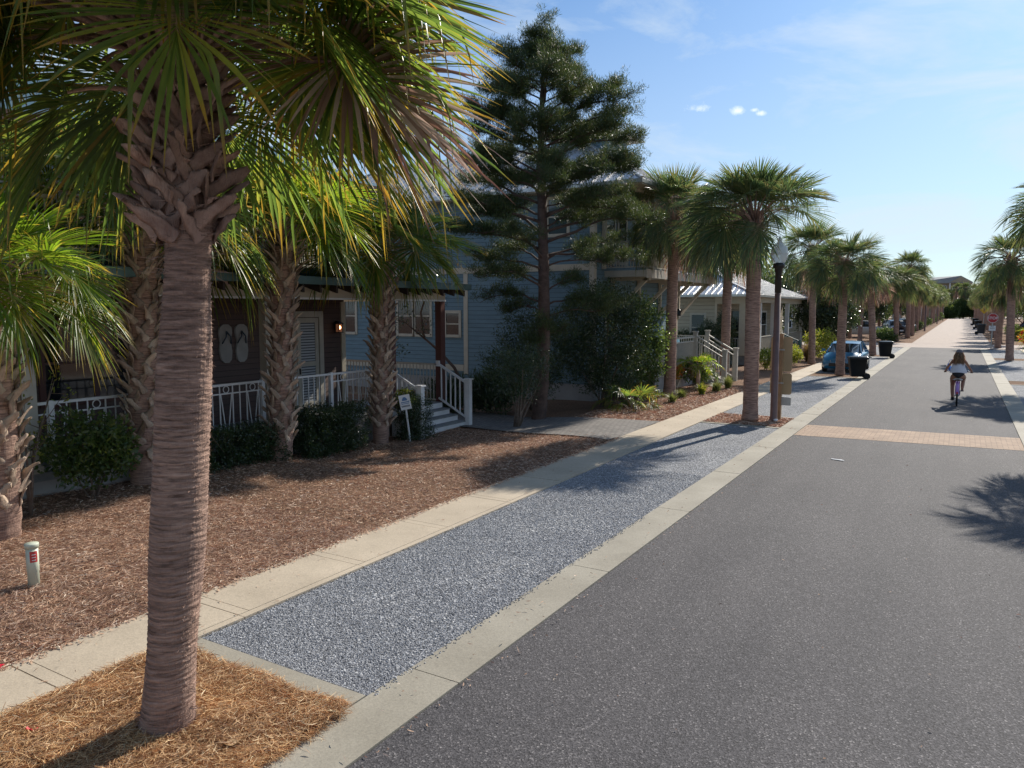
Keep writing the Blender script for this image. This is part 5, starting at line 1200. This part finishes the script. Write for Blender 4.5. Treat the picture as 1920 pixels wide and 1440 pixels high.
car('bright blue car parked nose forward behind a palm and a black bin',(-4.78,40.1,0),0,'carblue')
car('white pickup truck parked behind the left palms beyond the cross street',(-9.0,88,0),R(-90),'carwhite','pickup','pickup truck','pickup_truck')
cs=car('dark parked car just behind the white pickup among the left palms',(-6.6,98,0),R(20),'carblack','suv')
dup(cs,(-6.4,112,0),R(15),'dark parked car farther back in the left palm row, before the far lamp')
car('dark blue car parked across the right side behind the palm trunks',(8.2,83.5,0),R(80),'carblack','sedan')
car('dark red car parked behind the leafy shrubs right of the stop sign',(7.6,96,0),R(85),'carred','suv')
# ------------------------------------------------------------------ small things
def pipe():
    x,y=-8.42,4.03; t=thing('marker_pipe','short pale green utility pipe with red warning label standing in the straw','utility marker',(x,y,0))
    part('pipe',lambda g:g.lathe([(0,-.05),(.056,-.05),(.056,.20),(.060,.205),(.060,.46),(0,.46)],24,0,(x,y,0)),'pvc',t)
    part('cap',lambda g:g.lathe([(0,.455),(.068,.46),(.070,.50),(.066,.508),(0,.512)],24,0,(x,y,0)),'pvc',t)
    a=np.linspace(R(-48),R(22),9); 
    part('label',lambda g:g.grid(np.array([[(x+.0615*math.cos(q),y+.0615*math.sin(q),z) for q in a] for z in (.31,.43)])),'redlabel',t)
    part('lettering',lambda g:[g.grid(np.array([[(x+.0625*math.cos(q),y+.0625*math.sin(q),z+h) for q in a[2:7]] for h in (0,.008)])) for z in (.33,.36,.39)],'signwhite',t)
pipe()
def leafthing(label,x,y,z,s,rz,mat='leafdead'):
    g=G(); u=np.linspace(-1,1,9); P=[]
    for a in u:
        w=.55*(1-a*a)**.8+.02; P.append([(a*s,-w*s,.25*s*abs(a)+.12*s),(a*s,0,.02*s+.1*s*a*a),(a*s,w*s,.30*s*(1-abs(a))+.1*s)])
    P=np.array(P); c,s_=math.cos(rz),math.sin(rz); Q=P.copy(); Q[...,0]=P[...,0]*c-P[...,1]*s_+x; Q[...,1]=P[...,0]*s_+P[...,1]*c+y; Q[...,2]+=z
    g.grid(Q); return tag(g.build('fallen_leaf',mat),label,'leaf')
leafthing('curled tan fallen leaf on the pine straw right of the big palm',-4.05,3.10,.10,.055,.9)
leafthing('small pale fallen leaf on the straw behind the pavement',-7.45,5.35,.03,.05,.2)
g=G(); g.box(-2.0+.0,-1.9,15.95,15.99,.004,.012); g.bar((-2.1,15.98,.012),(-1.86,15.90,.014),.05,.006); tag(g.build('paper_scrap','signwhite'),'white scrap of paper on the asphalt before the brick band','litter')
g=G(); rs=np.random.default_rng(9)
for k in range(7): a=rs.uniform(0,6.28); g.bar((-5.36,2.50,.09),(-5.36+.045*math.cos(a),2.50+.045*math.sin(a),.11+rs.uniform(-.02,.03)),.016,.004)
tag(g.build('red_ribbon','redpet'),'small crumpled red ribbon on the pine straw left of the big palm','litter')
g=G()
for k in range(3): g.bar((-6.80+.02*k,2.92+.01*k,.03),(-6.74+.02*k,2.95-.03*k,.035),.02,.004)
tag(g.build('red_flag','redpet'),'red plastic scrap at the pavement joint by the left edge','litter')
# ------------------------------------------------------------------ cyclist
def xf(P,o): return [(p[0]+o[0],p[1]+o[1],p[2]+o[2]) for p in P]
CX,CY=.0,27.45      # middle of the bicycle; it travels along +y
bk=thing('bicycle','lilac cruiser bicycle with cream saddle ridden away down the road','bicycle',(CX,CY,0))
def wheelb(y,nm='wheel'):
    g=G(); a=np.linspace(0,2*np.pi,33); g.tube([(CX,y+.32*math.cos(q),.345+.32*math.sin(q)) for q in a],.027,8,cap=False); w=g.build('wheel','tyre',bk)
    g=G(); g.tube([(CX,y+.295*math.cos(q),.345+.295*math.sin(q)) for q in a],.012,6,cap=False)
    for k in range(14): q=k*2*np.pi/14; g.bar((CX,y,.345),(CX,y+.29*math.cos(q),.345+.29*math.sin(q)),.004)
    g.tube([(CX-.05,y,.345),(CX+.05,y,.345)],.02,8); g.build('rim','chrome',w)
wheelb(CY-.55); wheelb(CY+.58)
part('frame',lambda g:(g.tube([(CX,CY-.12,.30),(CX,CY-.22,.80)],.020,8),g.tube([(CX,CY-.12,.30),(CX,CY+.16,.50),(CX,CY+.36,.84)],.022,8),g.tube([(CX,CY-.17,.62),(CX,CY+.1,.78),(CX,CY+.36,.92)],.018,8),g.tube([(CX-.055,CY-.55,.345),(CX-.05,CY-.19,.66)],.012,6),g.tube([(CX+.055,CY-.55,.345),(CX+.05,CY-.19,.66)],.012,6),g.tube([(CX-.055,CY-.55,.345),(CX-.05,CY-.12,.30)],.012,6),g.tube([(CX+.055,CY-.55,.345),(CX+.05,CY-.12,.30)],.012,6),g.tube([(CX,CY+.33,.98),(CX,CY+.40,.74)],.022,8)),'lilac',bk)
part('fork',lambda g:[g.tube([(CX,CY+.40,.76),(CX+s*.05,CY+.42,.70),(CX+s*.055,CY+.58,.345)],.012,6) for s in (-1,1)],'lilac',bk)
def fen(yc,a0,a1):
    def f(g):
        a=np.linspace(R(a0),R(a1),16); g.grid(np.array([[(CX+s*.045,yc+(.375-.025*abs(s))*math.cos(q),.345+(.375-.025*abs(s))*math.sin(q)) for s in (-1,-.6,0,.6,1)] for q in a]))
    return f
part('fender',fen(CY-.55,25,168),'lilac',bk); part('fender',fen(CY+.58,10,160),'lilac',bk)
part('skirt_guard',lambda g:[g.hexa([(CX+s*.060,CY-.62,.40),(CX+s*.060,CY-.30,.36),(CX+s*.05,CY-.24,.66),(CX+s*.05,CY-.50,.70),(CX+s*.066,CY-.62,.40),(CX+s*.066,CY-.30,.36),(CX+s*.056,CY-.24,.66),(CX+s*.056,CY-.50,.70)]) for s in (-1,1)],'lilac',bk)
part('saddle',lambda g:g.grid(np.array([[(0+CX,CY-.38,.83)]*9]+[[(CX+w*x,y,.80+.055*(1-abs(x)**2.5)*h+.02*abs(y-CY+.25)) for x in np.linspace(-1,1,9)] for y,w,h in ((CY-.37,.10,.5),(CY-.34,.14,1),(CY-.26,.145,1.15),(CY-.16,.08,1),(CY-.04,.035,.7),(CY-.02,.02,.3))]+[[(CX+.14*x,CY-.36+.05*abs(x),.80-.05*(1-abs(x))) for x in np.linspace(-1,1,9)]])),'saddle',bk)
part('seat_post',lambda g:g.tube([(CX,CY-.22,.78),(CX,CY-.235,.83)],.014,8),'chrome',bk)
part('handlebar',lambda g:(g.tube([(CX-.34,CY+.08,1.03),(CX-.27,CY+.20,1.06),(CX-.10,CY+.33,1.10),(CX,CY+.34,1.06),(CX+.10,CY+.33,1.10),(CX+.27,CY+.20,1.06),(CX+.34,CY+.08,1.03)],.012,8),g.tube([(CX,CY+.335,.96),(CX,CY+.34,1.07)],.016,8)),'chrome',bk)
part('grip',lambda g:[g.tube([(CX+s*.34,CY+.08,1.03),(CX+s*.365,CY-.0,1.02)],.018,8) for s in (-1,1)],'black',bk)
part('crank',lambda g:(g.tube([(CX-.06,CY-.12,.30),(CX+.06,CY-.12,.30)],.03,10),g.bar((CX-.075,CY-.12,.30),(CX-.075,CY-.10,.15),.02),g.bar((CX+.075,CY-.12,.30),(CX+.075,CY-.16,.45),.02)),'chrome',bk)
part('pedal',lambda g:(g.box(CX-.17,CX-.08,CY-.15,CY-.05,.135,.16),g.box(CX+.08,CX+.17,CY-.21,CY-.11,.435,.46)),'black',bk)
part('rear_reflector',lambda g:g.box(CX-.025,CX+.025,CY-.945,CY-.93,.42,.48),'signred',bk)
# rider: one skinned body
def skin(name,verts,edges,radii,mat,parent,root=0,sub=2,loc=(0,0,0)):
    me=bpy.data.meshes.new(name); me.from_pydata([Vector(v)-Vector(loc) for v in verts],edges,[]); o=bpy.data.objects.new(name,me); col.objects.link(o)
    md=o.modifiers.new('skin','SKIN'); md.use_smooth_shade=True
    lay=me.skin_vertices[0].data if len(me.skin_vertices) else None
    for i,r in enumerate(radii):
        rr=r if isinstance(r,tuple) else (r,r); lay[i].radius=rr; lay[i].use_root=(i==root)
    s=o.modifiers.new('sub','SUBSURF'); s.levels=sub; s.render_levels=sub
    # bake so the body is plain mesh
    dg=bpy.context.evaluated_depsgraph_get(); m2=bpy.data.meshes.new_from_object(o.evaluated_get(dg)); bpy.data.objects.remove(o)
    o=bpy.data.objects.new(name,m2); col.objects.link(o); m2.materials.clear(); m2.materials.append(M[mat])
    for p in m2.polygons: p.use_smooth=True
    if parent: o.parent=parent
    return o
pl=(CX,CY-.24,0)
pr=thing('person','woman riding away in a white sleeveless top, dark bottoms and a grey cap','person',pl)
def P_(x,y,z): return (CX+x,CY+y,z)
V=[P_(0,-.24,.93),P_(0,-.23,1.06),P_(0,-.17,1.22),P_(0,-.12,1.36),P_(0,-.11,1.44),P_(0,-.09,1.50),P_(0,-.07,1.57),P_(0,-.06,1.65)]
Rr=[(.15,.12),(.115,.09),(.125,.095),(.13,.085),(.08,.065),(.048,.05),(.075,.085),(.07,.08)]
E_=[(i,i+1) for i in range(7)]
def add(pts,rad,fr):
    global V,E_,Rr
    b=len(V); V+=pts; Rr+=rad; E_+=[(fr,b)]+[(b+i,b+i+1) for i in range(len(pts)-1)]; return b
tips=[]
for s in (-1,1):
    b=add([P_(s*.15,-.12,1.40),P_(s*.19,-.11,1.35),P_(s*.29,-.10,1.18),P_(s*.345,.0,1.09),P_(s*.352,.03,1.065)],[.052,.044,.034,.026,.030],3)
    k0=(-.30 if s<0 else -.30)
    if s<0: leg=[P_(-.11,-.22,.90),P_(-.135,-.02,.80),P_(-.14,.16,.62),P_(-.14,.10,.52),P_(-.13,-.0,.34),P_(-.125,-.06,.22),P_(-.125,-.02,.18),P_(-.125,.06,.175)]
    else: leg=[P_(.11,-.22,.90),P_(.135,.0,.86),P_(.15,.18,.80),P_(.145,.12,.74),P_(.135,-.02,.60),P_(.13,-.12,.51),P_(.13,-.10,.475),P_(.13,-.02,.47)]
    add(leg,[(.115,.11),.095,.066,.060,.056,.036,.036,.026],0)
# palms with five fingers closed round the grips
for s in (-1,1):
    hb=[i for i,v in enumerate(V) if abs(v[0]-(CX+s*.352))<1e-6][0]
    for k in range(4):
        yy_=.045-.020*k; add([P_(s*.362,yy_-.0,1.058),P_(s*.385,yy_,1.045),P_(s*.390,yy_,1.02),P_(s*.372,yy_,1.0)],[.010,.009,.0085,.007],hb)
    add([P_(s*.335,.05,1.05),P_(s*.325,.03,1.02),P_(s*.335,.02,1.0)],[.011,.010,.008],hb)
skin('body',V,E_,Rr,'skin',pr,0,2,pl)
# head detail, face looks ahead (+y)
part('face',lambda g:(g.lathe([(0,-.012),(.012,-.01),(.015,0),(.012,.01),(0,.012)],8,0,P_(-.03,.022,1.615)),g.lathe([(0,-.012),(.012,-.01),(.015,0),(.012,.01),(0,.012)],8,0,P_(.03,.022,1.615)),g.hexa([P_(-.012,.02,1.575),P_(.012,.02,1.575),P_(.010,.045,1.575),P_(-.010,.045,1.575),P_(-.006,.015,1.615),P_(.006,.015,1.615),P_(.004,.022,1.612),P_(-.004,.022,1.612)]),g.box(CX-.022,CX+.022,CY+.012,CY+.024,1.545,1.555)),'skin',pr)
part('top',lambda g:g.grid(np.array([[ (CX+hw*math.cos(q)*(1+.05*math.sin(5*q+z*9)),CY+yc+hd*math.sin(q)*(1+.05*math.cos(4*q)),z+.012*math.sin(3*q)) for q in np.linspace(0,2*np.pi,28,endpoint=False)] for z,hw,hd,yc in ((1.03,.235,.165,-.245),(1.08,.225,.155,-.235),(1.2,.185,.13,-.18),(1.32,.165,.112,-.13),(1.40,.12,.09,-.115),(1.45,.085,.07,-.11))]),closed=True),'shirt',pr)
part('top_strap',lambda g:[g.tube([P_(s*.085,-.02,1.38),P_(s*.085,-.09,1.475),P_(s*.085,-.19,1.40)],.018,6) for s in (-1,1)],'shirt',pr)
part('bottoms',lambda g:g.grid(np.array([[ (CX+hw*math.cos(q),CY-.245+hd*math.sin(q),z) for q in np.linspace(0,2*np.pi,24,endpoint=False)] for z,hw,hd in ((.86,.02,.10),(.88,.07,.145),(.93,.125,.168),(.98,.172,.162),(1.04,.168,.142))]),closed=True),'darkcloth',pr)
part('cap',lambda g:(g.lathe([(.092,1.645),(.094,1.68),(.082,1.72),(.05,1.748),(0,1.755)],20,0,(CX,CY-.06,0)),g.hexa([P_(-.07,.02,1.655),P_(.07,.02,1.655),P_(.06,.12,1.645),P_(-.06,.12,1.645),P_(-.07,.02,1.667),P_(.07,.02,1.667),P_(.06,.12,1.655),P_(-.06,.12,1.655)])),'cap',pr)
part('cap_band',lambda g:g.lathe([(.096,1.643),(.0975,1.648),(.0975,1.662),(.096,1.668)],20,0,(CX,CY-.06,0)),'shirt',pr)
g=G(); rs=np.random.default_rng(12); Hs=[]; n=300
for k in range(n):
    a=rs.uniform(math.pi*.98,math.pi*2.02); ln_=rs.uniform(.22,.46); r=.085; x0=r*math.cos(a); y0=-.06+r*math.sin(a); ph=rs.uniform(0,6); out=rs.uniform(.0,.028); side_=rs.normal(0,.012)
    tt=np.linspace(0,1,8); xs_=x0*(1+.35*np.sin(tt*3))+side_*tt*2+.018*np.sin(tt*11+ph)*tt+np.sign(x0)*out*tt*1.2*(abs(x0)>.05); ys_=y0-.05*tt-out*.8*tt+.012*np.cos(tt*9+ph)*tt-.07*tt; zs_=1.655+.02*rs.uniform()-ln_*tt
    w=.010*(1-.7*tt); Hs.append(np.stack([np.stack([CX+xs_-w,CY+ys_,zs_],-1),np.stack([CX+xs_+w,CY+ys_+.004,zs_],-1)],1))
g.grid(np.array(Hs)); 
g.grid(np.array([[ (CX+hw*math.cos(q),CY-.075+yc+hd*math.sin(q),z) for q in np.linspace(0,2*np.pi,18,endpoint=False)] for z,hw,hd,yc in ((1.70,.06,.06,.0),(1.66,.088,.086,.0),(1.60,.09,.075,-.035),(1.50,.080,.05,-.07),(1.38,.055,.03,-.115),(1.27,.015,.012,-.14))]),1,closed=True)
g.build('hair',['hairlight','hair'],pr)
for s,pp in ((-1,(CX-.125,CY+.02,.165)),(1,(CX+.13,CY-.06,.46))):
    part('shoe',lambda g:(g.hexa([(pp[0]-.04,pp[1]-.12,pp[2]-.005),(pp[0]+.04,pp[1]-.12,pp[2]-.005),(pp[0]+.045,pp[1]+.13,pp[2]-.005),(pp[0]-.045,pp[1]+.13,pp[2]-.005),(pp[0]-.036,pp[1]-.12,pp[2]+(.07 if s<0 else .02)),(pp[0]+.036,pp[1]-.12,pp[2]+(.07 if s<0 else .02)),(pp[0]+.03,pp[1]+.11,pp[2]+(.05 if s<0 else .02)),(pp[0]-.03,pp[1]+.11,pp[2]+(.05 if s<0 else .02))])),'darkcloth' if s<0 else 'boot',pr)
bg=thing('beach_bag','glossy blue bag hanging between the rider\'s left arm and her back','bag',(CX-.235,CY+.05,1.13))
def f(g):
    rows=[]
    for u in np.linspace(0,1,9):
        w=.062*math.sin(math.pi*min(1,max(.04,u*.96+.02)))**.6; z=1.03+.26*u; c=CX-.215-.07*u
        rows.append([(c+w*math.cos(q),CY+.06+w*1.3*math.sin(q),z) for q in np.linspace(0,2*np.pi,14,endpoint=False)])
    g.grid(np.array(rows),closed=True)
part('bag_body',f,'bagblue',bg); part('strap',lambda g:g.tube([(CX-.285,CY+.06,1.28),(CX-.25,CY-.02,1.40),(CX-.18,CY-.08,1.42)],.008,6),'bagblue',bg)
# ------------------------------------------------------------------ sun, sky, camera
SUN_EL=36.; SX,SY=.19,.982
sd=bpy.data.lights.new('sun','SUN'); sd.energy=5.0; sd.angle=R(.53); sd.color=(1,.93,.82)
so=bpy.data.objects.new('sun',sd); col.objects.link(so)
dv=Vector((SX*math.cos(R(SUN_EL)),SY*math.cos(R(SUN_EL)),math.sin(R(SUN_EL)))); so.rotation_euler=dv.to_track_quat('Z','Y').to_euler()
w=bpy.data.worlds.new("World"); scene.world=w; w.use_nodes=True; nt=w.node_tree; bgn=nt.nodes['Background']
sky=nt.nodes.new('ShaderNodeTexSky'); sky.sky_type='NISHITA'; sky.sun_disc=False; sky.sun_elevation=R(SUN_EL); sky.sun_rotation=math.atan2(SX,SY); sky.altitude=0; sky.air_density=1.0; sky.dust_density=.6; sky.ozone_density=3.0
tc=nt.nodes.new('ShaderNodeTexCoord')
mp=nt.nodes.new('ShaderNodeMapping'); nt.links.new(tc.outputs['Generated'],mp.inputs[0]); mp.inputs['Scale'].default_value=(1.6,1.1,5.5); mp.inputs['Rotation'].default_value=(0,R(16),0)
cn=noise(nt,mp.outputs[0],2.6,8,.62,.5); cl=ramp(nt,cn,[(.45,(0,0,0)),(.72,(.75,.75,.75))])
skt=mix(nt,1.0,sky.outputs[0],(.50,.70,.86),'MULTIPLY'); c=mix(nt,cl,skt,(5.2,6.0,6.6))
for d,s in (((-.2883,.9257,.2447),.013),((-.2441,.9397,.2394),.0095),((-.2192,.9472,.234),.006),((-.2270,.9440,.2385),.005)):
    vs=N(nt,'ShaderNodeVectorMath',operation='SUBTRACT'); nt.links.new(tc.outputs['Generated'],vs.inputs[0]); vs.inputs[1].default_value=d
    ml=N(nt,'ShaderNodeVectorMath',operation='MULTIPLY'); nt.links.new(vs.outputs[0],ml.inputs[0]); ml.inputs[1].default_value=(1,1,2.2)
    le=N(nt,'ShaderNodeVectorMath',operation='LENGTH'); nt.links.new(ml.outputs[0],le.inputs[0])
    nn=noise(nt,tc.outputs['Generated'],60,6,.7)
    ma=N(nt,'ShaderNodeMath',operation='MULTIPLY_ADD'); nt.links.new(nn,ma.inputs[0]); ma.inputs[1].default_value=s*3.4; nt.links.new(le.outputs['Value'],ma.inputs[2])
    f_=N(nt,'ShaderNodeMapRange'); nt.links.new(ma.outputs[0],f_.inputs[0]); f_.inputs[1].default_value=s*1.7; f_.inputs[2].default_value=s*2.9; f_.inputs[3].default_value=.62; f_.inputs[4].default_value=0
    c=mix(nt,f_.outputs[0],c,(10,10.2,10.4))
sp_=nt.nodes.new('ShaderNodeSeparateXYZ'); nt.links.new(tc.outputs['Generated'],sp_.inputs[0])
c=mix(nt,ramp(nt,sp_.outputs[2],[(.0,(.6,.6,.6)),(.16,(.35,.35,.35)),(.42,(0,0,0))]),c,(5.4,5.75,5.9))
nt.links.new(c,bgn.inputs[0]); bgn.inputs[1].default_value=.118
cam=bpy.data.cameras.new('camera'); co=bpy.data.objects.new('camera',cam); col.objects.link(co); scene.camera=co
cam.sensor_width=36; cam.lens=36*1400/1920; cam.clip_end=5000; cam.clip_start=.05
co.location=(0,0,3.0); co.rotation_euler=(R(90)-math.atan(.1),0,math.atan(844/1407.))
scene.view_settings.view_transform='Standard'; scene.view_settings.look='None'; scene.view_settings.exposure=0.3; scene.view_settings.gamma=1
scene.render.engine='CYCLES'; scene.cycles.max_bounces=8; scene.cycles.transparent_max_bounces=8
